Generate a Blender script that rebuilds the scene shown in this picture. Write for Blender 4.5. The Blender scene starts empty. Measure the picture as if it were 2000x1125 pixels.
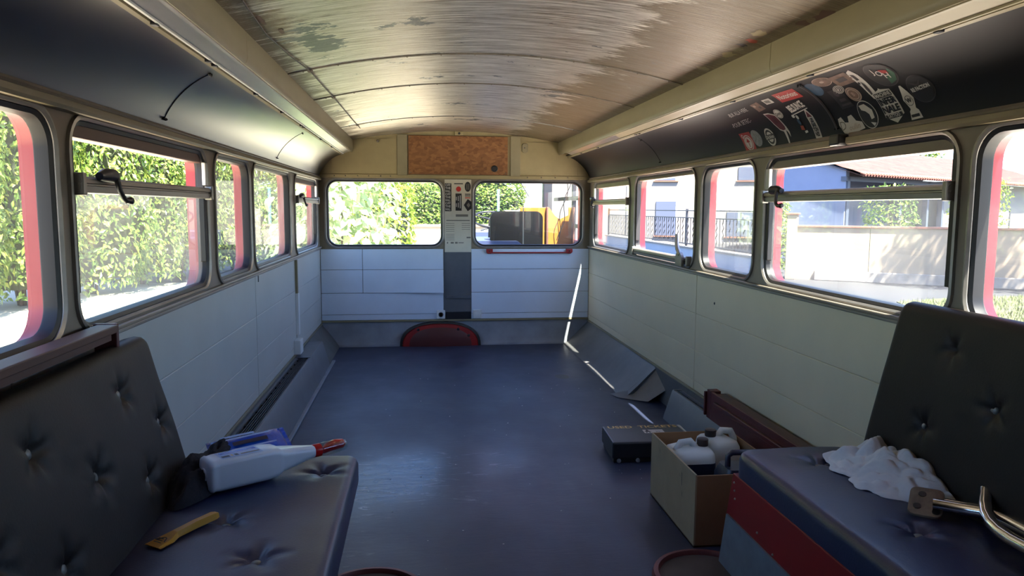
import bpy, bmesh, math, random
from mathutils import Vector, Matrix, noise

random.seed(11)
S = bpy.context.scene
COL = S.collection
PI = math.pi

# ------------------------------------------------------------------ camera
CAM_LOC = Vector((-0.3148, 0.0, 1.1746))
YAW, PITCH, ROLL = 0.12348, 0.10729, 0.00502
_f = Vector((math.sin(YAW) * math.cos(PITCH), math.cos(YAW) * math.cos(PITCH), -math.sin(PITCH)))
_r = Vector((math.cos(YAW), -math.sin(YAW), 0))
_u = _r.cross(_f)
_r2 = math.cos(ROLL) * _r + math.sin(ROLL) * _u
_u2 = -math.sin(ROLL) * _r + math.cos(ROLL) * _u
cam = bpy.data.cameras.new('camera')
cam.sensor_width = 36.0
cam.lens = 1444.0 / 2000.0 * 36.0
cam.clip_start = 0.02
cam.clip_end = 300
cam_o = bpy.data.objects.new('camera', cam)
COL.objects.link(cam_o)
M = Matrix((_r2, _u2, -_f)).transposed().to_4x4()
M.translation = CAM_LOC
cam_o.matrix_world = M
S.camera = cam_o

# ------------------------------------------------------------------ light
SUN_TRAVEL = Vector((-0.21, 0.55, -1.0)).normalized()
to_sun = -SUN_TRAVEL
world = bpy.data.worlds.new('sky')
S.world = world
world.use_nodes = True
wn = world.node_tree
wn.nodes.clear()
sky = wn.nodes.new('ShaderNodeTexSky')
sky.sky_type = 'NISHITA'
sky.sun_disc = False
sky.sun_elevation = math.asin(to_sun.z)
sky.sun_rotation = math.atan2(to_sun.x, to_sun.y)
sky.air_density = 1.0
sky.dust_density = 0.8
sky.ozone_density = 3.0
wb = wn.nodes.new('ShaderNodeBackground')
wb.inputs['Strength'].default_value = 0.46
wo = wn.nodes.new('ShaderNodeOutputWorld')
tint = wn.nodes.new('ShaderNodeMix')
tint.data_type = 'RGBA'
tint.blend_type = 'MULTIPLY'
tint.inputs[0].default_value = 1.0
tint.inputs[7].default_value = (0.90, 0.96, 1.14, 1.0)
wn.links.new(sky.outputs[0], tint.inputs[6])
wn.links.new(tint.outputs[2], wb.inputs[0])
wn.links.new(wb.outputs[0], wo.inputs[0])

sun = bpy.data.lights.new('sun', 'SUN')
sun.energy = 27.0
sun.angle = math.radians(0.55)
sun.color = (1.0, 0.93, 0.82)
sun_o = bpy.data.objects.new('sun', sun)
COL.objects.link(sun_o)
sun_o.location = (4, -10, 18)
sun_o.rotation_euler = to_sun.to_track_quat('Z', 'Y').to_euler()

S.view_settings.view_transform = 'Standard'
S.view_settings.look = 'None'
S.view_settings.gamma = 1.0
S.view_settings.use_curve_mapping = False
S.view_settings.exposure = 1.02
S.cycles.max_bounces = 10
S.cycles.diffuse_bounces = 6
S.cycles.glossy_bounces = 5
S.cycles.transparent_max_bounces = 16
S.cycles.transmission_bounces = 6
S.cycles.caustics_reflective = False
S.cycles.caustics_refractive = False
S.cycles.use_denoising = True
S.cycles.sample_clamp_indirect = 6.0

# ------------------------------------------------------------------ helpers
OFF = {}


def lin(c):
    return tuple(((x / 255) / 12.92 if x / 255 <= 0.04045 else ((x / 255 + 0.055) / 1.055) ** 2.4) for x in c) + (1.0,)


def rrect(a0, a1, b0, b1, r, n=7):
    pts = []
    for (ca, cb, t0) in ((a1 - r, b1 - r, 0), (a0 + r, b1 - r, 90), (a0 + r, b0 + r, 180), (a1 - r, b0 + r, 270)):
        for i in range(n + 1):
            t = math.radians(t0 + 90 * i / n)
            pts.append((ca + r * math.cos(t), cb + r * math.sin(t)))
    return pts


def frame_of(d):
    d = Vector(d).normalized()
    a = Vector((0, 0, 1)) if abs(d.z) < 0.9 else Vector((1, 0, 0))
    x = a.cross(d).normalized()
    return x, d.cross(x).normalized(), d


class MB:
    def __init__(s):
        s.v = []
        s.f = []

    def add(s, vs, fs):
        o = len(s.v)
        s.v += [Vector(p) for p in vs]
        s.f += [tuple(i + o for i in f) for f in fs]
        return s

    def box(s, x0, x1, y0, y1, z0, z1):
        return s.add([(x0, y0, z0), (x1, y0, z0), (x1, y1, z0), (x0, y1, z0), (x0, y0, z1), (x1, y0, z1), (x1, y1, z1), (x0, y1, z1)],
                     [(0, 3, 2, 1), (4, 5, 6, 7), (0, 1, 5, 4), (1, 2, 6, 5), (2, 3, 7, 6), (3, 0, 4, 7)])

    def obox(s, c, size, U, V, W):
        c = Vector(c); U = Vector(U) * size[0] / 2; V = Vector(V) * size[1] / 2; W = Vector(W) * size[2] / 2
        vs = [c + a * U + b * V + d * W for d in (-1, 1) for (a, b) in ((-1, -1), (1, -1), (1, 1), (-1, 1))]
        return s.add(vs, [(0, 3, 2, 1), (4, 5, 6, 7), (0, 1, 5, 4), (1, 2, 6, 5), (2, 3, 7, 6), (3, 0, 4, 7)])

    def loops(s, L, closed=True, cap0=False, cap1=False):
        n = len(L[0])
        o = len(s.v)
        for l in L:
            s.v += [Vector(p) for p in l]
        m = n if closed else n - 1
        for k in range(len(L) - 1):
            for i in range(m):
                j = (i + 1) % n
                s.f.append((o + k * n + i, o + k * n + j, o + (k + 1) * n + j, o + (k + 1) * n + i))
        if cap0:
            s.f.append(tuple(o + i for i in range(n))[::-1])
        if cap1:
            s.f.append(tuple(o + (len(L) - 1) * n + i for i in range(n)))
        return s

    def prism(s, prof, axis, a, b):
        def P(p, t):
            return {'x': (t, p[0], p[1]), 'y': (p[0], t, p[1]), 'z': (p[0], p[1], t)}[axis]
        return s.loops([[P(p, a) for p in prof], [P(p, b) for p in prof]], True, True, True)

    def tube(s, path, r, n=10, closed=False, cap=True):
        path = [Vector(p) for p in path]
        k = len(path)
        rr = r if isinstance(r, (list, tuple)) else [r] * k
        L = []
        x = None
        for i, p in enumerate(path):
            if closed:
                d = path[(i + 1) % k] - path[i - 1]
            else:
                d = path[min(i + 1, k - 1)] - path[max(i - 1, 0)]
            d.normalize()
            if x is None:
                x, y, _ = frame_of(d)
            else:
                x = (x - d * x.dot(d)).normalized()
                y = d.cross(x)
            L.append([p + rr[i] * (math.cos(2 * PI * j / n) * x + math.sin(2 * PI * j / n) * y) for j in range(n)])
        if closed:
            L.append(L[0])
            return s.loops(L)
        return s.loops(L, True, cap, cap)

    def lathe(s, prof, c, d=(0, 0, 1), n=20, cap=True):
        x, y, d = frame_of(d)
        c = Vector(c)
        L = [[c + d * h + r * (math.cos(2 * PI * j / n) * x + math.sin(2 * PI * j / n) * y) for j in range(n)] for (r, h) in prof]
        return s.loops(L, True, cap, cap)

    def build(s, name, mat, parent=None, smooth=None, bevel=0.0, seg=2, recalc=True):
        me = bpy.data.meshes.new(name)
        off = OFF[parent.name] if parent is not None else None
        if off is None:
            xs = [p.x for p in s.v]; ys = [p.y for p in s.v]; zs = [p.z for p in s.v]
            off = Vector(((min(xs) + max(xs)) / 2, (min(ys) + max(ys)) / 2, min(zs)))
        me.from_pydata([tuple(p - off) for p in s.v], [], s.f)
        if recalc:
            bm = bmesh.new(); bm.from_mesh(me)
            bmesh.ops.recalc_face_normals(bm, faces=bm.faces)
            bm.to_mesh(me); bm.free()
        if smooth is not None:
            me.polygons.foreach_set('use_smooth', [True] * len(me.polygons))
            me.set_sharp_from_angle(angle=math.radians(smooth))
        me.materials.append(mat)
        o = bpy.data.objects.new(name, me)
        COL.objects.link(o)
        if parent is not None:
            o.parent = parent
        else:
            o.location = off
        OFF[o.name] = off
        if bevel:
            m = o.modifiers.new('bevel', 'BEVEL')
            m.width = bevel; m.segments = seg; m.limit_method = 'ANGLE'; m.angle_limit = math.radians(40)
            m.harden_normals = False
        return o


def thing(name, label=None, cat=None, loc=(0, 0, 0), group=None, kind=None):
    o = bpy.data.objects.new(name, None)
    o.empty_display_size = 0.05
    o.location = loc
    COL.objects.link(o)
    OFF[o.name] = Vector(loc)
    tag(o, label, cat, group, kind)
    return o


def tag(o, label=None, cat=None, group=None, kind=None):
    if label: o['label'] = label
    if cat: o['category'] = cat
    if group: o['group'] = group
    if kind: o['kind'] = kind
    return o


def copy_part(src, parent, M=None):
    c = src.copy()
    COL.objects.link(c)
    c.parent = parent
    if M is not None:
        c.matrix_local = M
    OFF[c.name] = OFF[parent.name]
    return c


# ------------------------------------------------------------------ materials
def nt(name):
    m = bpy.data.materials.new(name)
    m.use_nodes = True
    t = m.node_tree
    return m, t, t.nodes['Principled BSDF']


def mat(name, col, rough=0.5, metal=0.0, var=0.0, vscale=6.0, bump=0.0, bscale=40.0, stretch=(1, 1, 1), spec=0.5, col2=None, dirt=0.0, rvar=0.0, coat=0.0):
    m, t, b = nt(name)
    N, Lk = t.nodes, t.links
    c = lin(col)
    b.inputs['Base Color'].default_value = c
    b.inputs['Roughness'].default_value = rough
    b.inputs['Metallic'].default_value = metal
    b.inputs['Specular IOR Level'].default_value = spec
    b.inputs['Coat Weight'].default_value = coat
    if var or bump or col2 or rvar:
        tc = N.new('ShaderNodeTexCoord')
        mp = N.new('ShaderNodeMapping')
        mp.inputs['Scale'].default_value = stretch
        Lk.new(tc.outputs['Object'], mp.inputs[0])
    if var or col2 or rvar:
        nz = N.new('ShaderNodeTexNoise')
        nz.inputs['Scale'].default_value = vscale
        nz.inputs['Detail'].default_value = 6
        nz.inputs['Roughness'].default_value = 0.62
        Lk.new(mp.outputs[0], nz.inputs[0])
        rp = N.new('ShaderNodeValToRGB')
        rp.color_ramp.elements[0].position = 0.32
        rp.color_ramp.elements[1].position = 0.68
        e0 = lin(col2) if col2 else tuple(x * (1 - var) for x in c[:3]) + (1,)
        rp.color_ramp.elements[0].color = e0
        rp.color_ramp.elements[1].color = c if col2 else tuple(min(1, x * (1 + var * 0.6)) for x in c[:3]) + (1,)
        Lk.new(nz.outputs[0], rp.inputs[0])
        if var or col2:
            Lk.new(rp.outputs[0], b.inputs['Base Color'])
        if rvar:
            mr = N.new('ShaderNodeMapRange')
            mr.inputs['From Min'].default_value = 0.3; mr.inputs['From Max'].default_value = 0.7
            mr.inputs['To Min'].default_value = max(0.02, rough - rvar); mr.inputs['To Max'].default_value = rough + rvar
            Lk.new(nz.outputs[0], mr.inputs[0])
            Lk.new(mr.outputs[0], b.inputs['Roughness'])
    if bump:
        n2 = N.new('ShaderNodeTexNoise')
        n2.inputs['Scale'].default_value = bscale
        n2.inputs['Detail'].default_value = 4
        Lk.new(mp.outputs[0], n2.inputs[0])
        bp = N.new('ShaderNodeBump')
        bp.inputs['Strength'].default_value = bump
        bp.inputs['Distance'].default_value = 0.01
        Lk.new(n2.outputs[0], bp.inputs['Height'])
        Lk.new(bp.outputs[0], b.inputs['Normal'])
    return m


MT = {}
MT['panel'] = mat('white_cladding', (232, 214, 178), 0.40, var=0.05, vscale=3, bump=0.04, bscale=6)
MT['panel_front_skylit'] = mat('skylit_white_cladding', (222, 231, 244), 0.40, var=0.05, vscale=3, bump=0.04, bscale=6)  # bulkhead boards: cool skylight put into the white base colour
MT['panel_left_dim'] = mat('dimmed_white_cladding', (198, 196, 190), 0.40, var=0.05, vscale=3, bump=0.04, bscale=6)  # same paint as the right boards, its dimmer light put into the colour
MT['cream'] = mat('cream_paint', (162, 146, 106), 0.5, var=0.10, vscale=7)
MT['cream_trim'] = mat('cream_trim_paint', (146, 135, 106), 0.42, var=0.14, vscale=5, stretch=(1, 0.4, 1))
MT['post'] = mat('taupe_post_paint', (142, 130, 116), 0.42, var=0.16, vscale=5)
MT['post_r'] = MT['post']
MT['frontpost'] = mat('grey_cream_paint', (138, 126, 106), 0.5, var=0.12, vscale=5)
MT['alu'] = mat('aluminium', (200, 198, 194), 0.33, metal=0.9, var=0.12, vscale=8, stretch=(1, 0.2, 1))
MT['alu_dull'] = mat('dull_aluminium', (150, 146, 140), 0.45, metal=0.75, var=0.2, vscale=10, stretch=(1, 0.3, 1))
MT['rubber'] = mat('black_rubber', (24, 23, 25), 0.5)
MT['red'] = mat('red_body_paint', (142, 16, 28), 0.35, var=0.1, vscale=4)
MT['red_cab'] = mat('red_cab_paint', (200, 60, 60), 0.4)
MT['cove'] = mat('black_satin_vinyl', (15, 15, 17), 0.33, spec=0.35, coat=0.85)
_c = MT['cove'].node_tree.nodes['Principled BSDF']
_c.inputs['Coat Roughness'].default_value = 0.3
_c.inputs['Sheen Weight'].default_value = 0.0
_c.inputs['Sheen Roughness'].default_value = 0.35
_c.inputs['Sheen Tint'].default_value = (1, .97, .95, 1)
MT['skirt'] = mat('grey_lino_skirt', (142, 146, 154), 0.5, var=0.2, vscale=5, bump=0.1, bscale=14)
MT['cove_matt'] = mat('matt_black_vinyl', (17, 17, 20), 0.52, spec=0.28)
MT['coving'] = mat('dark_lino_coving', (98, 98, 98), 0.5, var=0.2, vscale=5, bump=0.1, bscale=14)
MT['heater'] = mat('heater_paint', (112, 114, 120), 0.45, var=0.1, vscale=6)
MT['pillar'] = mat('grey_lino_pillar', (96, 98, 102), 0.5, var=0.1, vscale=8)
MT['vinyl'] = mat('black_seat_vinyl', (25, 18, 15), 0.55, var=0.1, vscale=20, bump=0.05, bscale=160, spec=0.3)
MT['vinyl_skylit'] = mat('skylit_seat_vinyl', (27, 35, 68), 0.38, var=0.1, vscale=20, bump=0.05, bscale=160, spec=0.6)  # same vinyl as the backrest, blue skylight mixed into its base colour
MT['button'] = mat('worn_button', (120, 118, 112), 0.4, metal=0.3)
MT['redbase'] = mat('red_plywood', (150, 24, 22), 0.5, var=0.12, vscale=5)
MT['galv'] = mat('galvanised_sheet', (140, 150, 158), 0.45, metal=0.35, var=0.15, vscale=14)
MT['brownwood'] = mat('brown_painted_wood', (92, 62, 52), 0.5, var=0.25, vscale=6, stretch=(1, .2, 1))
MT['maroon'] = mat('maroon_paint', (84, 32, 32), 0.45, var=0.2, vscale=6)
MT['black'] = mat('black_plastic', (20, 20, 22), 0.4)
MT['darkmetal'] = mat('dark_metal', (42, 42, 48), 0.38, metal=0.4)
MT['chrome'] = mat('chrome', (215, 215, 220), 0.10, metal=1.0)
MT['rust'] = mat('rusty_bracket', (120, 110, 98), 0.5, metal=0.5, var=0.4, vscale=25)
MT['white'] = mat('white_plastic', (232, 232, 230), 0.35)
MT['paper'] = mat('cream_paper', (215, 206, 186), 0.6, var=0.05, vscale=9)
MT['ink'] = mat('black_ink', (26, 25, 25), 0.6)
MT['inkgrey'] = mat('grey_ink', (120, 114, 104), 0.6)
MT['inkred'] = mat('red_ink', (196, 52, 44), 0.6)
MT['stick_w'] = mat('white_sticker', (205, 200, 194), 0.5)
MT['stick_r'] = mat('red_sticker', (165, 40, 36), 0.5)
MT['stick_dr'] = mat('dark_red_sticker', (92, 30, 40), 0.5)
MT['stick_k'] = mat('black_sticker', (24, 22, 24), 0.5)
MT['stick_g'] = mat('silver_sticker', (140, 142, 142), 0.5, var=0.35, vscale=60)
MT['stick_t'] = mat('tan_sticker', (120, 96, 84), 0.55, var=0.4, vscale=40)
MT['stick_dk'] = mat('charcoal_sticker', (58, 54, 56), 0.5)
MT['stick_bl'] = mat('blue_sticker', (48, 78, 104), 0.5, var=0.4, vscale=30)
MT['stick_gr'] = mat('green_sticker', (34, 84, 58), 0.5)
MT['stick_or'] = mat('orange_sticker', (170, 70, 44), 0.5)
MT['stick_tan2'] = mat('beige_sticker', (168, 146, 132), 0.5)
MT['gold'] = mat('gold_lettering', (226, 186, 112), 0.5)
MT['marker'] = mat('silver_marker', (200, 198, 196), 0.5)


def shell_paint():
    return mat('roof_paint', (200, 60, 60), 0.5)


def ceiling_mat():
    m, t, b = nt('scraped_aluminium_ceiling')
    N, Lk = t.nodes, t.links
    tc = N.new('ShaderNodeTexCoord')

    def noise_n(scale, stretch, detail=5, rough=0.6, loc=(0, 0, 0)):
        mp = N.new('ShaderNodeMapping')
        mp.inputs['Scale'].default_value = stretch
        mp.inputs['Location'].default_value = loc
        Lk.new(tc.outputs['Object'], mp.inputs[0])
        nz = N.new('ShaderNodeTexNoise')
        nz.inputs['Scale'].default_value = scale
        nz.inputs['Detail'].default_value = detail
        nz.inputs['Roughness'].default_value = rough
        Lk.new(mp.outputs[0], nz.inputs[0])
        return nz.outputs[0]

    def ramp(inp, p0, c0, p1, c1):
        r = N.new('ShaderNodeValToRGB')
        r.color_ramp.elements[0].position = p0; r.color_ramp.elements[0].color = c0
        r.color_ramp.elements[1].position = p1; r.color_ramp.elements[1].color = c1
        Lk.new(inp, r.inputs[0])
        return r.outputs[0]

    def mixc(f, a, c):
        x = N.new('ShaderNodeMix'); x.data_type = 'RGBA'
        Lk.new(f, x.inputs[0]); Lk.new(a, x.inputs[6]); Lk.new(c, x.inputs[7])
        return x.outputs[2]

    def math_n(op, a, c):
        x = N.new('ShaderNodeMath'); x.operation = op; x.use_clamp = True
        for i, q in enumerate((a, c)):
            if isinstance(q, (int, float)): x.inputs[i].default_value = q
            else: Lk.new(q, x.inputs[i])
        return x.outputs[0]
    W = (1, 1, 1, 1); K = (0, 0, 0, 1)
    streak = noise_n(9, (0.55, 7.0, 1), 6, 0.7)
    fine = noise_n(26, (0.35, 9.0, 1), 4, 0.65)
    metal_c = ramp(streak, 0.35, lin((160, 146, 124)), 0.62, lin((246, 240, 230)))
    tan_c = ramp(fine, 0.3, lin((86, 72, 54)), 0.7, lin((138, 120, 94)))
    # scraped mask: brushed patches, less scraped toward the edges
    sep = N.new('ShaderNodeSeparateXYZ'); Lk.new(tc.outputs['Object'], sep.inputs[0])
    sh_ = N.new('ShaderNodeMath'); sh_.operation = 'ADD'; sh_.inputs[1].default_value = .16; Lk.new(sep.outputs[0], sh_.inputs[0])
    ab = N.new('ShaderNodeMath'); ab.operation = 'ABSOLUTE'; Lk.new(sh_.outputs[0], ab.inputs[0])
    edge = N.new('ShaderNodeMapRange'); Lk.new(ab.outputs[0], edge.inputs[0])
    edge.inputs['From Min'].default_value = 0.5; edge.inputs['From Max'].default_value = 0.82
    edge.inputs['To Min'].default_value = 0.0; edge.inputs['To Max'].default_value = 0.42
    patch = noise_n(2.6, (0.8, 2.4, 1), 7, 0.72, (3, 1, 0))
    s2 = math_n('SUBTRACT', patch, edge.outputs[0])
    s3 = math_n('ADD', s2, math_n('MULTIPLY', math_n('SUBTRACT', streak, 0.5), 0.9))
    scr = ramp(s3, 0.30, K, 0.38, W)
    col = mixc(scr, tan_c, metal_c)
    # leftover blue-grey primer spots
    spot = ramp(noise_n(3.4, (1, 1.2, 1), 6, 0.75, (7.3, 2.1, 0)), 0.63, K, 0.655, W)
    primer = ramp(fine, 0.3, lin((96, 98, 96)), 0.7, lin((118, 122, 124)))
    col = mixc(spot, col, primer)
    # one large bare primer patch beside the loose wire
    pv = N.new('ShaderNodeVectorMath'); pv.operation = 'SUBTRACT'; Lk.new(tc.outputs['Object'], pv.inputs[0]); pv.inputs[1].default_value = (-.70, .80, .1)
    pm_ = N.new('ShaderNodeVectorMath'); pm_.operation = 'MULTIPLY'; Lk.new(pv.outputs[0], pm_.inputs[0]); pm_.inputs[1].default_value = (1.0, .42, 0)
    pl_ = N.new('ShaderNodeVectorMath'); pl_.operation = 'LENGTH'; Lk.new(pm_.outputs[0], pl_.inputs[0])
    pj = math_n('ADD', pl_.outputs['Value'], math_n('MULTIPLY', math_n('SUBTRACT', noise_n(7, (1, 1.6, 1), 5, .7), .38), .55))
    big_p = ramp(pj, .13, W, .15, K)
    col = mixc(big_p, col, primer)
    Lk.new(col, b.inputs['Base Color'])
    mr = N.new('ShaderNodeMapRange'); Lk.new(scr, mr.inputs[0])
    mr.inputs['To Min'].default_value = 0.35; mr.inputs['To Max'].default_value = 0.95
    Lk.new(mr.outputs[0], b.inputs['Metallic'])
    rr = N.new('ShaderNodeMapRange'); Lk.new(streak, rr.inputs[0])
    rr.inputs['From Min'].default_value = 0.3; rr.inputs['From Max'].default_value = 0.7
    rr.inputs['To Min'].default_value = 0.28; rr.inputs['To Max'].default_value = 0.48
    Lk.new(rr.outputs[0], b.inputs['Roughness'])
    bp = N.new('ShaderNodeBump'); bp.inputs['Strength'].default_value = 0.25; bp.inputs['Distance'].default_value = 0.01
    Lk.new(fine, bp.inputs['Height']); Lk.new(bp.outputs[0], b.inputs['Normal'])
    return m


def floor_mat():
    m, t, b = nt('worn_dark_lino')
    N, Lk = t.nodes, t.links
    tc = N.new('ShaderNodeTexCoord')

    def nz(scale, stretch, detail=6, rough=.6, dist=0.0):
        mp = N.new('ShaderNodeMapping'); mp.inputs['Scale'].default_value = stretch
        Lk.new(tc.outputs['Object'], mp.inputs[0])
        n = N.new('ShaderNodeTexNoise'); n.inputs['Scale'].default_value = scale; n.inputs['Detail'].default_value = detail
        n.inputs['Roughness'].default_value = rough; n.inputs['Distortion'].default_value = dist
        Lk.new(mp.outputs[0], n.inputs[0]); return n.outputs[0]
    big = nz(1.6, (1, 0.6, 1), 7, .65)
    r = N.new('ShaderNodeValToRGB'); Lk.new(big, r.inputs[0])
    r.color_ramp.elements[0].position = .3; r.color_ramp.elements[0].color = lin((36, 42, 62))
    r.color_ramp.elements[1].position = .72; r.color_ramp.elements[1].color = lin((58, 66, 94))
    grain = nz(20, (0.35, 1.3, 1), 5, .7, 1.2)
    g = N.new('ShaderNodeValToRGB'); Lk.new(grain, g.inputs[0])
    g.color_ramp.elements[0].position = .58; g.color_ramp.elements[0].color = (0, 0, 0, 1)
    g.color_ramp.elements[1].position = .68; g.color_ramp.elements[1].color = (1, 1, 1, 1)
    wear = nz(1.1, (1.2, 1, 1), 4, .6)
    sx = N.new('ShaderNodeSeparateXYZ'); Lk.new(tc.outputs['Object'], sx.inputs[0])
    dx = N.new('ShaderNodeMath'); dx.operation = 'ADD'; dx.inputs[1].default_value = .42; Lk.new(sx.outputs[0], dx.inputs[0])
    dy = N.new('ShaderNodeMath'); dy.operation = 'ADD'; dy.inputs[1].default_value = -1.1; Lk.new(sx.outputs[1], dy.inputs[0])
    cb = N.new('ShaderNodeCombineXYZ'); Lk.new(dx.outputs[0], cb.inputs[0]); Lk.new(dy.outputs[0], cb.inputs[1])
    ln = N.new('ShaderNodeVectorMath'); ln.operation = 'LENGTH'; Lk.new(cb.outputs[0], ln.inputs[0])
    fo = N.new('ShaderNodeMapRange'); Lk.new(ln.outputs['Value'], fo.inputs[0])
    fo.inputs['From Min'].default_value = .15; fo.inputs['From Max'].default_value = .62; fo.inputs['To Min'].default_value = .22; fo.inputs['To Max'].default_value = -.08
    wa = N.new('ShaderNodeMath'); wa.operation = 'ADD'; Lk.new(wear, wa.inputs[0]); Lk.new(fo.outputs[0], wa.inputs[1])
    wear = wa.outputs[0]
    w = N.new('ShaderNodeValToRGB'); Lk.new(wear, w.inputs[0])
    w.color_ramp.elements[0].position = .5; w.color_ramp.elements[0].color = (0, 0, 0, 1)
    w.color_ramp.elements[1].position = .66; w.color_ramp.elements[1].color = (1, 1, 1, 1)
    mu = N.new('ShaderNodeMath'); mu.operation = 'MULTIPLY'; Lk.new(g.outputs[0], mu.inputs[0]); Lk.new(w.outputs[0], mu.inputs[1])
    mx = N.new('ShaderNodeMix'); mx.data_type = 'RGBA'; Lk.new(mu.outputs[0], mx.inputs[0]); Lk.new(r.outputs[0], mx.inputs[6])
    mx.inputs[7].default_value = lin((150, 152, 160))
    Lk.new(mx.outputs[2], b.inputs['Base Color'])
    rr = N.new('ShaderNodeMapRange'); Lk.new(wear, rr.inputs[0])
    rr.inputs['From Min'].default_value = .35; rr.inputs['From Max'].default_value = .7
    rr.inputs['To Min'].default_value = .5; rr.inputs['To Max'].default_value = .27
    Lk.new(rr.outputs[0], b.inputs['Roughness'])
    bp = N.new('ShaderNodeBump'); bp.inputs['Strength'].default_value = .12; bp.inputs['Distance'].default_value = .01
    Lk.new(grain, bp.inputs['Height']); Lk.new(bp.outputs[0], b.inputs['Normal'])
    return m


def glass_mat(name, haze, tint=(235, 240, 238)):
    m = bpy.data.materials.new(name); m.use_nodes = True
    t = m.node_tree; N, Lk = t.nodes, t.links
    N.clear()
    lw = N.new('ShaderNodeLayerWeight'); lw.inputs['Blend'].default_value = 0.5
    pw = N.new('ShaderNodeMath'); pw.operation = 'POWER'; pw.inputs[1].default_value = 5.0
    Lk.new(lw.outputs['Facing'], pw.inputs[0])
    ma = N.new('ShaderNodeMath'); ma.operation = 'MULTIPLY_ADD'; ma.inputs[1].default_value = 0.90; ma.inputs[2].default_value = 0.075
    Lk.new(pw.outputs[0], ma.inputs[0])
    tr = N.new('ShaderNodeBsdfTransparent'); tr.inputs[0].default_value = lin(tint)
    gl = N.new('ShaderNodeBsdfGlossy'); gl.inputs['Roughness'].default_value = 0.015
    mx = N.new('ShaderNodeMixShader'); Lk.new(ma.outputs[0], mx.inputs[0]); Lk.new(tr.outputs[0], mx.inputs[1]); Lk.new(gl.outputs[0], mx.inputs[2])
    out = N.new('ShaderNodeOutputMaterial')
    tl = N.new('ShaderNodeBsdfTranslucent'); tl.inputs[0].default_value = lin((225, 225, 215))
    tc = N.new('ShaderNodeTexCoord'); nz = N.new('ShaderNodeTexNoise'); nz.inputs['Scale'].default_value = 5
    nz.inputs['Detail'].default_value = 6
    Lk.new(tc.outputs['Object'], nz.inputs[0])
    hz = N.new('ShaderNodeMath'); hz.operation = 'MULTIPLY'; hz.inputs[1].default_value = haze * 2
    Lk.new(nz.outputs[0], hz.inputs[0])
    m2 = N.new('ShaderNodeMixShader'); Lk.new(hz.outputs[0], m2.inputs[0]); Lk.new(mx.outputs[0], m2.inputs[1]); Lk.new(tl.outputs[0], m2.inputs[2])
    Lk.new(m2.outputs[0], out.inputs[0])
    return m


MT['ceiling'] = ceiling_mat()
MT['floor'] = floor_mat()
MT['glass'] = glass_mat('window_glass', 0.03)
MT['glass_sun'] = glass_mat('sun_side_window_glass', 0.035, (226, 232, 230))
MT['glass_dusty'] = glass_mat('dusty_window_glass', 0.09, (222, 232, 226))
MT['glass_half'] = glass_mat('half_dusty_window_glass', 0.05, (222, 230, 228))

# ================================================================== structure
Y0, Y1 = -2.2, 6.34
XI = 1.15          # inner wall plane
XG = 1.182         # glass plane
XO = 1.222         # outer skin
ZS, ZC = 0.83, 1.42
ZW0, ZW1 = 0.862, 1.392

# floor
fl = MB().box(-1.2, 1.2, Y0 - .04, Y1 + .05, -0.06, 0).build('floor', MT['floor'])
tag(fl, 'dark blue-grey lino floor, scuffed and worn', None, None, 'structure')

# ground outside comes in the outdoor section

WIN_L = [(0.70, 1.84), (1.91, 3.06), (3.17, 3.81), (3.87, 4.94), (5.12, 6.17)]
WIN_R = [(0.70, 1.82), (1.88, 3.02), (3.12, 3.74), (3.83, 4.96), (5.09, 6.17)]


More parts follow.
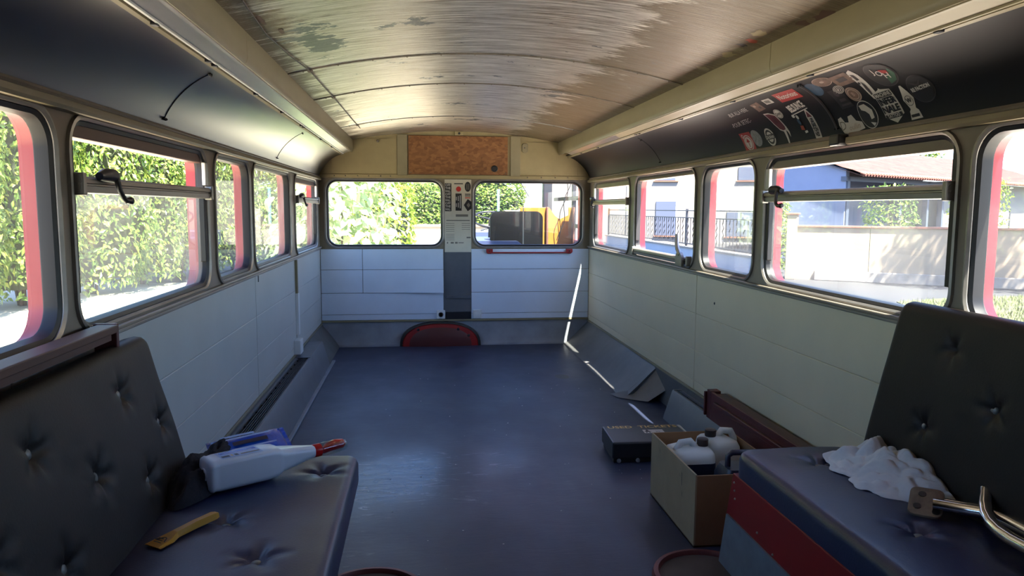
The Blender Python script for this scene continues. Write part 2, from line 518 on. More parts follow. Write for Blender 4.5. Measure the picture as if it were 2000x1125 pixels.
def side_wall(s, wins, side):
    w = thing('wall_' + side, None, None, (s * XI, 2, 0), None, 'structure')
    # backing and outer skin below the windows
    MB().box(min(s * 1.163, s * 1.205), max(s * 1.163, s * 1.205), Y0, Y1, -0.05, ZS).build('backing', MT['panel'], w)
    MB().box(min(s * 1.206, s * XO), max(s * 1.206, s * XO), Y0, Y1 + .04, -0.45, ZS).build('outer_skin', MT['red'], w)
    # window band: inner face cells with rounded openings, outer face cells
    bounds = [Y0] + [wins[0][0] - .06] + [(wins[i][1] + wins[i + 1][0]) / 2 for i in range(4)] + [Y1]
    inner, outer = MB(), MB()
    inner.add([(s * XI, bounds[0], ZS), (s * XI, bounds[1], ZS), (s * XI, bounds[1], ZC), (s * XI, bounds[0], ZC)], [(0, 1, 2, 3)])
    outer.add([(s * XO, bounds[0], ZS), (s * XO, bounds[1], ZS), (s * XO, bounds[1], ZC), (s * XO, bounds[0], ZC)], [(0, 1, 2, 3)])
    for i, (a, b) in enumerate(wins):
        big = rrect(bounds[i + 1], bounds[i + 2], ZS, ZC, 0.0005)
        op = rrect(a, b, ZW0, ZW1, .085)
        MB().loops([[(s * XI, p, q) for p, q in big], [(s * XI, p, q) for p, q in op], [(s * (XI + .02), p, q) for p, q in op]]).build('window_surround', MT['post'], w, smooth=40)
        MB().loops([[(s * XO, p, q) for p, q in big], [(s * XO, p, q) for p, q in op]]).build('outer_surround', MT['red'], w)
    inner.build('rear_wall_panel', MT['post'], w)
    outer.build('outer_rear_panel', MT['red'], w)
    # cladding boards below the sill, each one its own piece
    rows = [(0.203, 0.252), (0.252, 0.42), (0.42, 0.618), (0.618, 0.826)]
    ysegs = [(Y0, 1.6), (1.6, 3.868), (3.872, 5.06), (5.10, 6.335)] if s < 0 else [(Y0, 1.2), (1.2, 3.778), (3.782, 6.335)]
    for (ya, yb) in ysegs:
        for (za, zb) in rows:
            xx = sorted((s * 1.1485, s * 1.162))
            MB().box(xx[0], xx[1], ya + .001, yb - .001, za + .0003, zb - .0003).build('board', MT['panel_left_dim'] if s < 0 else MT['panel'], w, bevel=.0035)
    # bottom trim strip and the two sill mouldings
    xx = sorted((s * 1.142, s * 1.162))
    MB().box(xx[0], xx[1], Y0, Y1, 0.190, 0.203).build('bottom_strip', MT['cream_trim'], w, bevel=.002)
    xx = sorted((s * 1.138, s * 1.163))
    MB().box(xx[0], xx[1], Y0, Y1, 0.826, 0.838).build('sill_moulding', MT['alu_dull'], w, bevel=.003)
    xx = sorted((s * 1.130, s * 1.152))
    MB().box(xx[0], xx[1], Y0, Y1, 0.839, 0.852).build('sill_moulding', MT['post'], w, bevel=.004)
    return w


WL = side_wall(-1, WIN_L, 'left')
WR = side_wall(1, WIN_R, 'right')


def window_unit(n, P, a, b, za, zb, r, lipw=.012, pane=(None, 'glass'), red=True):
    """P(u, v, d): u along the wall, v up, d outward depth."""
    w = thing('window_%d' % n, None, None, P((a + b) / 2, za, 0), None, 'structure')

    def L(i, d):
        return [P(p, q, d) for p, q in rrect(a + i, b - i, za + i, zb - i, max(.01, r - i))]
    MB().loops([L(-lipw, -.0005), L(-lipw + .002, -.008), L(-.002, -.010), L(.004, -.004), L(.006, .008)]).build('frame', MT['alu_dull'], w, smooth=35)
    MB().loops([L(.0045, .002), L(.0065, -.001), L(.017, .004), L(.020, .024), L(.020, .034)]).build('rubber_seal', MT['rubber'], w, smooth=40)
    if red:
        MB().loops([L(.013, .034), L(.010, .05), L(.006, XO - XI + .001), L(-.004, XO - XI + .004)]).build('outer_reveal', MT['red'], w, smooth=40)
    return w


def side_P(s):
    return lambda u, v, d: Vector((s * (XI + d), u, v))


def pane_mesh(w, P, a, b, za, zb, r, d, m, r2=None):
    pts = rrect(a, b, za, zb, r)
    MB().add([P(p, q, d) for p, q in pts], [tuple(range(len(pts)))]).build('pane', m, w)


def crank(w, s, y, z, side_dir):
    """window winder: gearbox on the bar, bent arm, turned knob."""
    x = s * 1.118
    g = MB()
    g.tube([(x, y - .05, z + .022), (x, y - .015, z + .026), (x, y + .03, z + .026), (x, y + .036, z + .025)], [.010, .018, .019, .012], 14)
    g.tube([(s * 1.14, y, z + .02), (x - s * .004, y, z + .026)], .012, 12)
    gb = g.build('winder_gearbox', MT['darkmetal'], w, smooth=40)
    yy = y + .03 * side_dir
    a = MB().tube([(x - s * .006, yy, z + .03), (x - s * .012, yy, z + .014), (x - s * .016, yy + .004 * side_dir, z - .012), (x - s * .02, yy + .014 * side_dir, z - .03), (x - s * .02, yy + .03 * side_dir, z - .038)],
                  [.009, .008, .007, .007, .007], 8)
    a.build('crank_arm', MT['darkmetal'], gb, smooth=50)
    k = MB().lathe([(.004, 0), (.008, .004), (.007, .014), (.010, .026), (.011, .036), (.006, .042)], (x - s * .02, yy + .026 * side_dir, z - .038), (0, side_dir, 0), 12)
    k.build('crank_knob', MT['darkmetal'], gb, smooth=50)


def winder_bar(w, s, a, b, z, crank_y=None, side_dir=1, glass=True):
    prof = [(1.146, z - .022), (1.130, z - .020), (1.128, z - .004), (1.134, z - .002), (1.134, z + .002), (1.126, z + .004), (1.127, z + .014), (1.134, z + .020), (1.150, z + .021)]
    bar = MB().prism([(s * p, q) for p, q in prof], 'y', a + .004, b - .004).build('winder_bar', MT['alu_dull'], w, smooth=30)
    for yy in (a + .006, b - .026):
        xx = sorted((s * 1.120, s * 1.152))
        MB().box(xx[0], xx[1], yy, yy + .02, z - .027, z + .028).build('end_bracket', MT['alu_dull'], bar, bevel=.004)
    if crank_y:
        crank(w, s, crank_y, z, side_dir)


nwin = 0
for s, wins in ((-1, WIN_L), (1, WIN_R)):
    P = side_P(s)
    for i, (a, b) in enumerate(wins):
        nwin += 1
        w = window_unit(nwin, P, a, b, ZW0, ZW1, .085)
        half = (i in (1, 4)) or (s > 0 and i == 3)
        if not half:
            pane_mesh(w, P, a + .008, b - .008, ZW0 + .008, ZW1 - .008, .078, XG - XI, MT['glass_dusty'] if (s < 0 and i == 3) else (MT['glass'] if s < 0 else MT['glass_sun']))
            continue
        # half-drop window: header box and guide channels on both jambs
        xx = sorted((s * 1.158, s * 1.205))
        MB().box(xx[0], xx[1], a + .004, b - .004, 1.343 if i != 3 else 1.362, ZW1 + .004).build('header_box', MT['brownwood'] if s < 0 else MT['post'], w, bevel=.004)
        for yy in (a + .008, b - .03):
            xx = sorted((s * 1.150, s * 1.176))
            MB().box(xx[0], xx[1], yy, yy + .022, .96, 1.36).build('guide_channel', MT['rubber'], w, bevel=.003)
        if not (s > 0 and i == 3):
            zb = 1.228
            pane_mesh(w, P, a + .012, b - .012, ZW0 + .006, zb, .02, XG - XI - .012, MT['glass_dusty'] if s < 0 else (MT['glass_sun'] if i == 4 else MT['glass_half']))
            yfar = b - .028 if s < 0 else b - .030
            xx = sorted((s * 1.138, s * 1.152))
            MB().box(xx[0], xx[1], b - .045, b - .012, zb + .03, 1.345).build('guide_cover', MT['white'], w, bevel=.003)
            if s < 0:
                winder_bar(w, s, a, b, zb, a + .14 if i == 1 else a + .10, 1)
            else:
                winder_bar(w, s, a, b, zb, b - .15 if i == 1 else b - .07, -1)
        else:
            zb = .892
            winder_bar(w, s, a + .03, b - .02, zb)
            # lever bracket: half-round plate and upright lever at the near end
            yy = a + .14
            prof = [(yy - .055, zb - .03), (yy + .045, zb - .03)] + [(yy - .005 + .05 * math.cos(t), zb + .004 + .045 * math.sin(t)) for t in [PI * k / 10 for k in range(11)]]
            MB().loops([[(1.108, p, q) for p, q in prof], [(1.124, p, q) for p, q in prof]], True, True, True).build('lever_bracket', MT['alu_dull'], w)
            MB().tube([(1.116, yy - .01, zb + .03), (1.116, yy + .03, zb + .06), (1.116, yy + .045, zb + .09), (1.116, yy + .045, zb + .145)], [.012, .013, .012, .009], 8).build('lever', MT['alu_dull'], w, smooth=50)
            MB().tube([(1.17, a + .05, zb - .01), (1.17, a + .05, zb + .11)], .006, 8).build('guide_rod', MT['darkmetal'], w, smooth=50)

# ------------------------------------------------------------------ front wall
WF = thing('wall_front', None, None, (0, Y1, 0), None, 'structure')
FW = [(-1.093, -.122), (.138, 1.088)]
inner, outer = MB(), MB()
cells = [(-1.2, -.112), (.120, 1.2)]
FZ0, FZ1 = .845, 1.408
for (ca, cb), (a, b) in zip(cells, FW):
    big = rrect(ca, cb, ZS, 1.435, .0005)
    op = rrect(a, b, FZ0, FZ1, .095)
    inner.loops([[(p, Y1, q) for p, q in big], [(p, Y1, q) for p, q in op], [(p, Y1 + .02, q) for p, q in op]])
    outer.loops([[(p, Y1 + .05, q) for p, q in big], [(p, Y1 + .05, q) for p, q in op], [(p, Y1 + .02, q) for p, q in op]])
inner.build('window_surround', MT['frontpost'], WF, smooth=40)
outer.build('outer_surround', MT['cream'], WF)
MB().box(-.114, .122, Y1 + .002, Y1 + .05, ZS, 1.435).build('centre_post', MT['frontpost'], WF)
# upper cream panels up to the roof arch
def arch(x, y=3.0):
    z = 1.732 + .112 * (1 - (x / .88) ** 2)
    return z - .028 * max(0, min(1, (y - 4.5) / 1.84)) * (1 - (x / .88) ** 2)
top = [(x, arch(x, Y1) + .03) for x in [-.95 + .1 * k for k in range(20)]]
MB().prism([(-1.2, 1.435), (1.2, 1.435), (1.2, 1.66)] + [(x, z) for x, z in reversed(top)] + [(-1.2, 1.66)], 'y', Y1, Y1 + .05).build('upper_wall', MT['cream'], WF)
for (xa, xb, za, zb) in ((-1.04, -.505, 1.462, 1.745), (.505, 1.04, 1.462, 1.735)):
    t = [(xa, za), (xb, za), (xb, min(zb, 1.60 if xb > 1 else 9)), ]
    MB().prism([(max(xa, -.93) if xa < 0 else xa, zb), (xa, 1.60 if xa < -.9 else zb), (xa, za), (xb, za), (xb, 1.60 if xb > .9 else zb), (min(xb, .93) if xb > 0 else xb, zb)], 'y', Y1 - .007, Y1).build('cover_panel', MT['cream'], WF, bevel=.002)
MB().box(-1.15, 1.15, Y1 - .010, Y1, 1.421, 1.452).build('header_rail', MT['cream'], WF, bevel=.003)
for xx in (-1.02, -.93, -.83, -.74, -.64, -.56, .6, .72, .84, .95):
    MB().lathe([(.006, 0), (.005, -.004), (.001, -.005)], (xx, Y1 - .010, 1.438), (0, 1, 0), 8).build('screw', MT['rust'], WF)
# flanks of the OSB panel and the small ceiling bracket
for xx in (-.502, .452):
    MB().box(xx, xx + .085, Y1 - .012, Y1, 1.445, 1.785).build('pilaster', MT['cream_trim'], WF, bevel=.003)
MB().box(-.02, .05, Y1 - .025, Y1, 1.782, 1.815).build('bracket_plate', MT['cream'], WF, bevel=.003)
MB().lathe([(.010, 0), (.010, -.006), (.002, -.008)], (.016, Y1 - .025, 1.798), (0, 1, 0), 10).build('bracket_screw', MT['black'], WF)

for k, (a, b) in enumerate(FW):
    P = lambda u, v, d: Vector((u, Y1 + d, v))
    nwin += 1
    w = window_unit(nwin, P, a, b, FZ0, FZ1, .095, lipw=.016, red=False)
    pane_mesh(w, P, a + .008, b - .008, FZ0 + .008, FZ1 - .008, .088, .032, MT['glass'])

# lower cladding on the front wall
MB().box(-1.2, 1.2, Y1 + .002, Y1 + .05, -.05, ZS).build('backing', MT['post'], WF)
MB().box(-.118, .115, Y1 - .004, Y1 + .002, .214, .80).build('lino_strip', MT['pillar'], WF)
MB().box(-.10, .117, Y1 - .016, Y1 - .004, .40, .425).build('lino_batten', MT['pillar'], WF, bevel=.004)
MB().box(-.10, .117, Y1 - .012, Y1 - .004, .22, .285).build('dark_vent', MT['darkmetal'], WF, bevel=.003)
frows = [(.222, .271), (.271, .454), (.454, .653), (.653, .828)]


def fboard(xa, xb, za, zb, dy=0.0, warp=0.0):
    m = MB()
    n = 8
    L = []
    for i in range(n + 1):
        t = i / n
        x = xa + (xb - xa) * t
        o = -warp * t * t
        L.append([(x, Y1 - .012 - dy + o, za), (x, Y1 - .012 - dy + o * .25, zb), (x, Y1 - .001 + o * .25, zb), (x, Y1 - .001 + o, za)])
    m.loops(L, True, True, True)
    m.build('board', MT['panel_front_skylit'], WF, bevel=.002)


for (za, zb) in frows:
    lo, hi = za + .0015, zb - .0015
    if za > .3:
        if za > .4:
            fboard(-1.145, -.802, lo, hi)
            fboard(-.798, -.122, lo, hi, dy=.006, warp=.055 if abs(za - .454) < .01 else 0.004)
        else:
            fboard(-1.145, -.122, lo, hi)
    else:
        fboard(-1.145, -.122, lo, hi)
    fboard(.118, 1.145, lo, hi)
MB().box(-1.15, 1.15, Y1 - .022, Y1, .206, .221).build('bottom_strip', MT['cream_trim'], WF, bevel=.003)
# grey skirt below
sk = MB()
sk.prism([(Y1, .206), (Y1 - .008, .206), (Y1 - .012, .05), (Y1 - .03, .012), (Y1 - .06, .001), (Y1, .001)], 'x', -1.15, 1.15)
sk.build('lino_skirt', MT['skirt'], WF, smooth=40)

# ------------------------------------------------------------------ rear wall
wr = MB().box(-1.2, 1.2, Y0 - .04, Y0, -.05, 1.9).build('wall_rear', MT['post'])
tag(wr, kind='structure')

# ------------------------------------------------------------------ ceiling
CE = thing('ceiling', None, None, (0, 2, 1.7), None, 'structure')
XA = .875
seams = [Y0, 0.9, 3.30, 4.07, 5.40, Y1 + .03]
NX = 28
for ya, yb in zip(seams, seams[1:]):
    L = []
    for y in (ya + .002, (ya + yb) / 2, yb - .002):
        L.append([(-XA - .02 + (2 * XA + .04) * i / NX, y, arch(-XA - .02 + (2 * XA + .04) * i / NX, y)) for i in range(NX + 1)])
    up = [[(p[0], p[1], p[2] + .012) for p in l] for l in L]
    m = MB().loops(L, False).loops(up, False)
    m.build('ceiling_panel', MT['ceiling'], CE, smooth=40)
for y in seams[1:-1]:
    pth = [(-XA + 2 * XA * i / 24, y, arch(-XA + 2 * XA * i / 24, y) - .001) for i in range(25)]
    L = [[(p[0], y - .010, p[2] + .004), (p[0], y - .007, p[2] - .003), (p[0], y + .007, p[2] - .003), (p[0], y + .010, p[2] + .004)] for p in pth]
    st = MB().loops(L, False).build('seam_strip', MT['alu_dull'] if y > 5 else MT['rust'], CE, smooth=50)
    for i in range(1, 24, 2):
        p = pth[i]
        MB().lathe([(.004, 0), (.0035, -.003), (.001, -.004)], (p[0], y, p[2] - .0025), (0, 0, 1), 6).build('rivet', MT['rust'], st)
# outer roof shell closing the coach
rs = [(1.222, 1.40), (1.222, 1.50), (1.18, 1.66), (1.06, 1.78), (.8, 1.88), (.4, 1.93), (0, 1.95)]
prof = rs + [(-x, z) for x, z in reversed(rs[:-1])]
inn = [(x * .985, z - .014) for x, z in reversed(prof)]
MB().prism(prof + inn, 'y', Y0 - .04, Y1 + .05).build('roof_shell', MT['red'], CE, smooth=40)

# coved panels above the windows
CX, CZ, CR = .955, 1.42, .195


def cove_pt(s, y, th, dr=0.0):
    c_, s_ = math.cos(th), math.sin(th)
    u = th / (PI / 2)
    ax_, az_ = CX + CR * c_, CZ + CR * s_
    bx_, bz_ = CX + CR * (1 - u), CZ + CR * u
    return Vector((s * (ax_ * .6 + bx_ * .4 - dr * c_), y, az_ * .6 + bz_ * .4 - dr * s_))


COVE_SPLIT = {-1: [Y0, 2.56, 4.47, Y1], 1: [Y0, 2.47, 4.40, Y1]}
for s in (-1, 1):
    sp = COVE_SPLIT[s]
    for ya, yb in zip(sp, sp[1:]):
        L = [[cove_pt(s, y, math.radians(2 + 90 * k / 18)) for k in range(19)] for y in (ya + .0015, yb - .0015)]
        L2 = [[cove_pt(s, y, math.radians(2 + 90 * k / 18), -.004) for k in range(19)] for y in (ya + .0015, yb - .0015)]
        MB().loops(L, False).loops(L2, False).build('cove_panel', MT['cove'] if s < 0 else MT['cove_matt'], CE, smooth=60)
    for y in sp[1:-1]:
        st = MB().tube([cove_pt(s, y, math.radians(12 + 66 * k / 14), .001) for k in range(15)], .0011 if s < 0 or y > 3 else .005, 6).build('seam_cord', MT['black'] if not (s > 0 and y < 3) else MT['stick_dk'], CE, smooth=60)
        for th in (13, 79):
            if y > 3 and th == 79 and s > 0:
                th = 70
            for dy in (-.009, .009):
                c = cove_pt(s, y + dy, math.radians(th))
                nrm = Vector((-s * math.cos(math.radians(th)), 0, -math.sin(math.radians(th))))
                k = .62 if (s < 0 and y < 3) else .4
                MB().lathe([(.008 * k, -.002), (.008 * k, .004), (.004 * k, .008), (.001, .009)], c, nrm, 8).build('seam_bolt', MT['black'], CE)

# cream rail under the cove panel (with the darker lip above it)
for s in (-1, 1):
    segs = [(Y0, Y1)] if s < 0 else [(Y0, 2.40), (2.50, Y1)]
    for ya, yb in segs:
        xx = [(s * 1.152, 1.396), (s * 1.128, 1.398), (s * 1.124, 1.406), (s * 1.126, 1.420), (s * 1.136, 1.424), (s * 1.152, 1.424)]
        MB().prism(xx, 'y', ya, yb).build('cove_rail', MT['cream_trim'], CE, smooth=30)
        xx = [(s * 1.152, 1.424), (s * 1.137, 1.424), (s * 1.134, 1.430), (s * 1.138, 1.437), (s * 1.152, 1.437)]
        MB().prism(xx, 'y', ya, yb).build('cove_lip', MT['post'], CE, smooth=30)
MB().box(1.105, 1.15, 2.415, 2.475, 1.395, 1.435).build('rail_bracket', MT['black'], CE, bevel=.008)

# light cornices along both sides
for n, s in ((1, -1), (2, 1)):
    T = thing('trim_%d' % n, None, None, (s * .88, 2, 1.6), None, 'structure')
    jy = 2.53 if s < 0 else 2.44
    prof = [(.905, 1.760), (.874, 1.760), (.868, 1.750), (.864, 1.742), (.866, 1.735), (.864, 1.730), (.862, 1.655), (.865, 1.640), (.872, 1.632), (.880, 1.632), (.884, 1.640)]
    for ya, yb in ((Y0, jy - .0015), (jy + .0015, Y1)):
        MB().prism([(s * p, q) for p, q in prof], 'y', ya, yb).build('fascia', MT['cream_trim'], T, smooth=30)
    ye = Y1 - .28 if s > 0 else Y1 - .12
    MB().prism([(s * .880, 1.645), (s * .880, 1.630), (s * .926, 1.613), (s * .930, 1.620)], 'y', Y0 if s < 0 else 4.55, ye).build('lamp_strip', MT['alu'], T, smooth=20)
    if s > 0:
        MB().prism([(s * .880, 1.645), (s * .880, 1.630), (s * .926, 1.613), (s * .930, 1.620)], 'y', Y0, 4.55).build('blank_strip', MT['cream_trim'], T, smooth=20)
    MB().prism([(s * .926, 1.618), (s * .927, 1.608), (s * .933, 1.607), (s * .935, 1.618)], 'y', Y0, ye).build('lower_rail', MT['white'] if s < 0 else MT['cream_trim'], T, smooth=20)
    MB().prism([(s * .876, 1.634), (s * .877, 1.6285), (s * .884, 1.6265), (s * .886, 1.634)], 'y', Y0, ye).build('upper_rail', MT['alu'] if s < 0 else MT['cream_trim'], T, smooth=20)
    MB().prism([(s * .932, 1.630), (s * .932, 1.624), (s * .948, 1.624), (s * .948, 1.630)], 'y', Y0, Y1).build('slot_back', MT['darkmetal'], T)
    MB().prism([(s * .946, 1.625), (s * .946, 1.609), (s * .958, 1.606), (s * .968, 1.618)], 'y', Y0, Y1).build('cove_bead', MT['cream_trim'], T, smooth=20)
    for y in ((1.6, 1.9, 2.35, 2.42, 3.0, 3.55, 4.1, 4.18, 4.9, 5.5) if s < 0 else (1.7, 2.3, 2.9, 3.5, 4.2, 4.26, 5.2, 5.75)):
        MB().box(min(s * .931, s * .947), max(s * .931, s * .947), y, y + .022, 1.603, 1.614).build('clip', MT['darkmetal'], T, bevel=.002)

# lino coving where floor meets side walls
for n, s, ya, yb in ((3, -1, 5.56, Y1 - .01), (4, 1, 4.40, Y1 - .01)):
    pr = [(1.162, .20), (1.15, .192), (1.10, .145), (1.03, .075), (.97, .02), (.92, .001), (1.162, .001)] if s > 0 else [(1.162, .20), (1.15, .192), (1.09, .12), (1.03, .04), (1.0, .001), (1.162, .001)]
    L = []
    K = 24
    for i in range(K + 1):
        y = ya + (yb - ya) * i / K
        wob = .006 * math.sin(y * 7) if s > 0 else 0
        L.append([(s * (p + (wob if 0 < j < 6 else 0)), y, q) for j, (p, q) in enumerate(pr)])
    o = MB().loops(L, True, True, True).build('trim_%d' % n, MT['coving'], smooth=50)
    tag(o, kind='structure')
# the folded end of the coving on the right
pr = [(1.15, .19, 4.36), (.97, .03, 4.40), (.86, .002, 4.47), (.94, .002, 4.30), (1.02, .004, 4.16), (1.15, .06, 4.12)]
o = MB().add([(1.150, 4.42, .192), (.98, 4.46, .032), (.875, 4.50, .003), (.90, 4.40, .0045), (.985, 4.33, .004), (1.05, 4.26, .01), (1.150, 4.20, .10), (1.07, 4.36, .08), (1.0, 4.42, .03)],
             [(0, 1, 8, 7), (1, 2, 3, 8), (8, 3, 4), (7, 8, 4, 5), (0, 7, 5, 6)])
oo = o.build('trim_5', MT['coving'], smooth=70)
tag(oo, kind='structure')
# lino on the lower right wall between coving and heater
o = MB().box(1.140, 1.162, Y0, 4.42, .001, .192).build('baseboard_right', MT['coving'])
tag(o, kind='structure')
o = MB().box(-1.162, -1.140, Y0, 5.58, .001, .192).build('baseboard_left', MT['coving'])
tag(o, kind='structure')

# small wear marks on the shell
MB().box(-1.1495, -1.1465, 3.93, 3.945, .79, .822).build('black_tab', MT['black'], WL)
MB().lathe([(.007, 0), (.006, .002), (.001, .0025)], (1.1484, 3.53, .705), (-1, 0, 0), 10).build('drill_hole', MT['black'], WR)
MB().loops([[(1.1495, p, q) for p, q in rrect(1.835, 1.868, .842, .905, .012)], [(1.1475, p, q) for p, q in rrect(1.838, 1.865, .845, .902, .010)]], True, True, True).build('bare_patch', MT['cream_trim'], WR)
sp = []
rg = random.Random(21)
for k in range(16):
    a = 2 * PI * k / 16
    r = .045 * (1 + .35 * noise.noise(Vector((math.cos(a) * 2, math.sin(a) * 2, 4))))
    sp.append((.665 + r * 1.1 * math.cos(a), 5.02 + r * 1.6 * math.sin(a), .0008))
MB().add(sp, [tuple(range(16))]).build('floor_stain', MT['black'], fl)
m = MB()
for _ in range(70):
    x, y = rg.uniform(-.55, .85), rg.uniform(1.9, 5.6)
    r = rg.uniform(.0015, .0045)
    a = rg.uniform(0, PI)
    pts_ = [(x + r * math.cos(a + 2 * PI * k / 5) * rg.uniform(.6, 1.2), y + r * math.sin(a + 2 * PI * k / 5), .001) for k in range(5)]
    m.add(pts_ + [(x, y, .001 + r * .7)], [(0, 1, 5), (1, 2, 5), (2, 3, 5), (3, 4, 5), (4, 0, 5)])
o = m.build('floor_debris', MT['stick_w'])
tag(o, 'tiny pale paint flakes scattered over the dark floor', 'debris', None, 'stuff')

for k, (x, y, w_, h_, mt) in enumerate(((.825, 2.70, .045, .07, 'cream'), (.815, 2.61, .04, .05, 'cream_trim'), (.812, 2.55, .035, .035, 'black'), (.815, 2.48, .04, .04, 'stick_or'), (.80, 2.39, .04, .07, 'cream'), (.83, 2.96, .05, .05, 'cream_trim'), (.845, 2.2, .04, .05, 'brownwood'), (.855, 2.09, .04, .09, 'brownwood'), (-.80, 2.45, .02, .10, 'brownwood'), (-.77, 2.62, .015, .08, 'brownwood'))):
    n_ = 14
    ring = []
    for j in range(n_):
        a = 2 * PI * j / n_
        r = .5 + .32 * noise.noise(Vector((math.cos(a) * 1.7 + k * 3, math.sin(a) * 1.7, k)))
        xx, yy = x + w_ * r * math.cos(a), y + h_ * r * math.sin(a)
        ring.append((xx, yy, arch(xx, yy) - .0012))
    MB().add(ring, [tuple(range(n_))]).build('paint_remnant', MT[mt], CE)

# ================================================================== outdoors
G = -0.75
MT['asphalt'] = mat('pale_asphalt', (50, 50, 52), 0.85, var=0.14, vscale=0.8)
MT['bounce_slab'] = mat('pale_bounce_slab', (238, 230, 214), 0.9, var=0.08, vscale=1.2)  # surface of the added light-bouncing slab
MT['drive'] = mat('pale_gravel_drive', (208, 196, 172), 0.9, var=0.12, vscale=1.5)
MT['lawn'] = mat('dry_lawn', (84, 86, 54), 0.9, var=0.3, vscale=2.5)
MT['blade'] = mat('grass_blade', (84, 92, 50), 0.8)
MT['render'] = mat('cream_render', (144, 126, 106), 0.85, var=0.05, vscale=0.8)
MT['plinth'] = mat('weathered_plinth', (140, 130, 120), 0.9, var=0.3, vscale=3)
MT['terracotta'] = mat('terracotta_coping', (136, 86, 70), 0.85, var=0.15, vscale=3)
MT['housewhite'] = mat('white_house_render', (136, 129, 118), 0.85, var=0.04, vscale=0.6)
MT['shutter'] = mat('grey_blue_shutter', (62, 70, 88), 0.6)
MT['shade_wall'] = mat('shade_tinted_wall', (118, 126, 146), 0.8, var=0.08, vscale=0.7)  # house wall with blue-grey shade put into its colour
MT['fencewall'] = mat('grey_fence_wall', (150, 158, 168), 0.85, var=0.08, vscale=1)
MT['iron'] = mat('grey_iron', (44, 44, 50), 0.5)
MT['porchpost'] = mat('dark_porch_post', (70, 76, 88), 0.6)
MT['bark'] = mat('bark', (86, 70, 54), 0.9, var=0.3, vscale=8)
MT['cyan'] = mat('turquoise_post', (120, 196, 206), 0.5)
MT['core'] = mat('inner_branches', (38, 46, 24), 0.95)


def roof_mat():
    m, t, b = nt('clay_roof_tiles')
    N, Lk = t.nodes, t.links
    tc = N.new('ShaderNodeTexCoord')
    nz = N.new('ShaderNodeTexNoise'); nz.inputs['Scale'].default_value = 2.2; nz.inputs['Detail'].default_value = 8; nz.inputs['Roughness'].default_value = .75
    Lk.new(tc.outputs['Object'], nz.inputs[0])
    r = N.new('ShaderNodeValToRGB'); Lk.new(nz.outputs[0], r.inputs[0])
    r.color_ramp.elements[0].position = .3; r.color_ramp.elements[0].color = lin((50, 31, 27))
    r.color_ramp.elements[1].position = .7; r.color_ramp.elements[1].color = lin((80, 56, 48))
    Lk.new(r.outputs[0], b.inputs['Base Color']); b.inputs['Roughness'].default_value = .9
    return m


MT['roof'] = roof_mat()


def leaf_mat(name, c0, c1, c2):
    m, t, b = nt(name)
    N, Lk = t.nodes, t.links
    g = N.new('ShaderNodeNewGeometry')
    r = N.new('ShaderNodeValToRGB'); Lk.new(g.outputs['Random Per Island'], r.inputs[0])
    e = r.color_ramp.elements
    e[0].position = 0; e[0].color = lin(c0); e[1].position = 1; e[1].color = lin(c2)
    x = e.new(.72); x.color = lin(c1)
    Lk.new(r.outputs[0], b.inputs['Base Color'])
    b.inputs['Roughness'].default_value = .34
    b.inputs['Specular IOR Level'].default_value = .5
    tl = N.new('ShaderNodeBsdfTranslucent'); Lk.new(r.outputs[0], tl.inputs[0])
    mx = N.new('ShaderNodeMixShader'); mx.inputs[0].default_value = .35
    out = N['Material Output']
    Lk.new(b.outputs[0], mx.inputs[1]); Lk.new(tl.outputs[0], mx.inputs[2]); Lk.new(mx.outputs[0], out.inputs[0])
    return m


MT['leaf'] = leaf_mat('laurel_leaf', (66, 92, 38), (116, 142, 58), (182, 188, 92))
MT['leaf_y'] = leaf_mat('yellow_green_leaf', (92, 124, 36), (138, 160, 50), (190, 190, 80))
MT['leaf_b'] = leaf_mat('pale_big_leaf', (120, 142, 92), (178, 194, 146), (222, 226, 196))

# ground
g = MB().add([(-90, -60, G), (90, -60, G), (90, 130, G), (-90, 130, G)], [(0, 1, 2, 3)]).build('ground', MT['asphalt'])
tag(g, kind='structure')
g = MB().box(-11, 1.7, -14, 19.5, G, G + .012).build('gravel_drive', MT['drive'])
tag(g, kind='structure')
g = MB().box(1.75, 7.6, -14, 12.0, G, G + .012).build('bounce_apron', MT['bounce_slab'])  # unseen pale slab added to bounce sunlight up into the bus
tag(g, kind='structure')
lawn_pts = [(7.7, 9.0), (9.6, 14.3), (11.0, 14.75), (12.9, 15.0), (15.5, 13.2), (15, 8), (8, 7.5)]
g = MB().prism(lawn_pts, 'z', G, G + .02).build('lawn', MT['lawn'])
tag(g, kind='structure')
rng = random.Random(5)
m = MB()
for _ in range(5000):
    x = rng.uniform(7.5, 13.5); y = rng.uniform(10, 15)
    if y > 14.2 + (x - 9.6) * .2 or y < 9 + (x - 6.2) * 1.0 - 4 or x < 7.2 + (y - 9) * .45: continue
    h = rng.uniform(.05, .11); a = rng.uniform(0, PI); dx, dy = .012 * math.cos(a), .012 * math.sin(a)
    lx, ly = rng.uniform(-.03, .03), rng.uniform(-.03, .03)
    m.add([(x - dx, y - dy, G + .018), (x + dx, y + dy, G + .018), (x + lx, y + ly, G + .018 + h)], [(0, 1, 2)])
o = m.build('lawn_grass', MT['blade'], recalc=False)
tag(o, 'short dry grass on the lawn patch by the road', 'grass', None, 'stuff')


def leaf_into(m, c, n, up, L, W, fold=.25):
    n = n.normalized()
    t = up - n * up.dot(n)
    if t.length < 1e-3: t = Vector((1, 0, 0)) - n * n.x
    t.normalize(); b = n.cross(t)
    m.add([c, c + t * L * .5 + b * W / 2 + n * W * fold, c + t * L, c + t * L * .5 - b * W / 2 + n * W * fold], [(0, 1, 2), (0, 2, 3)])


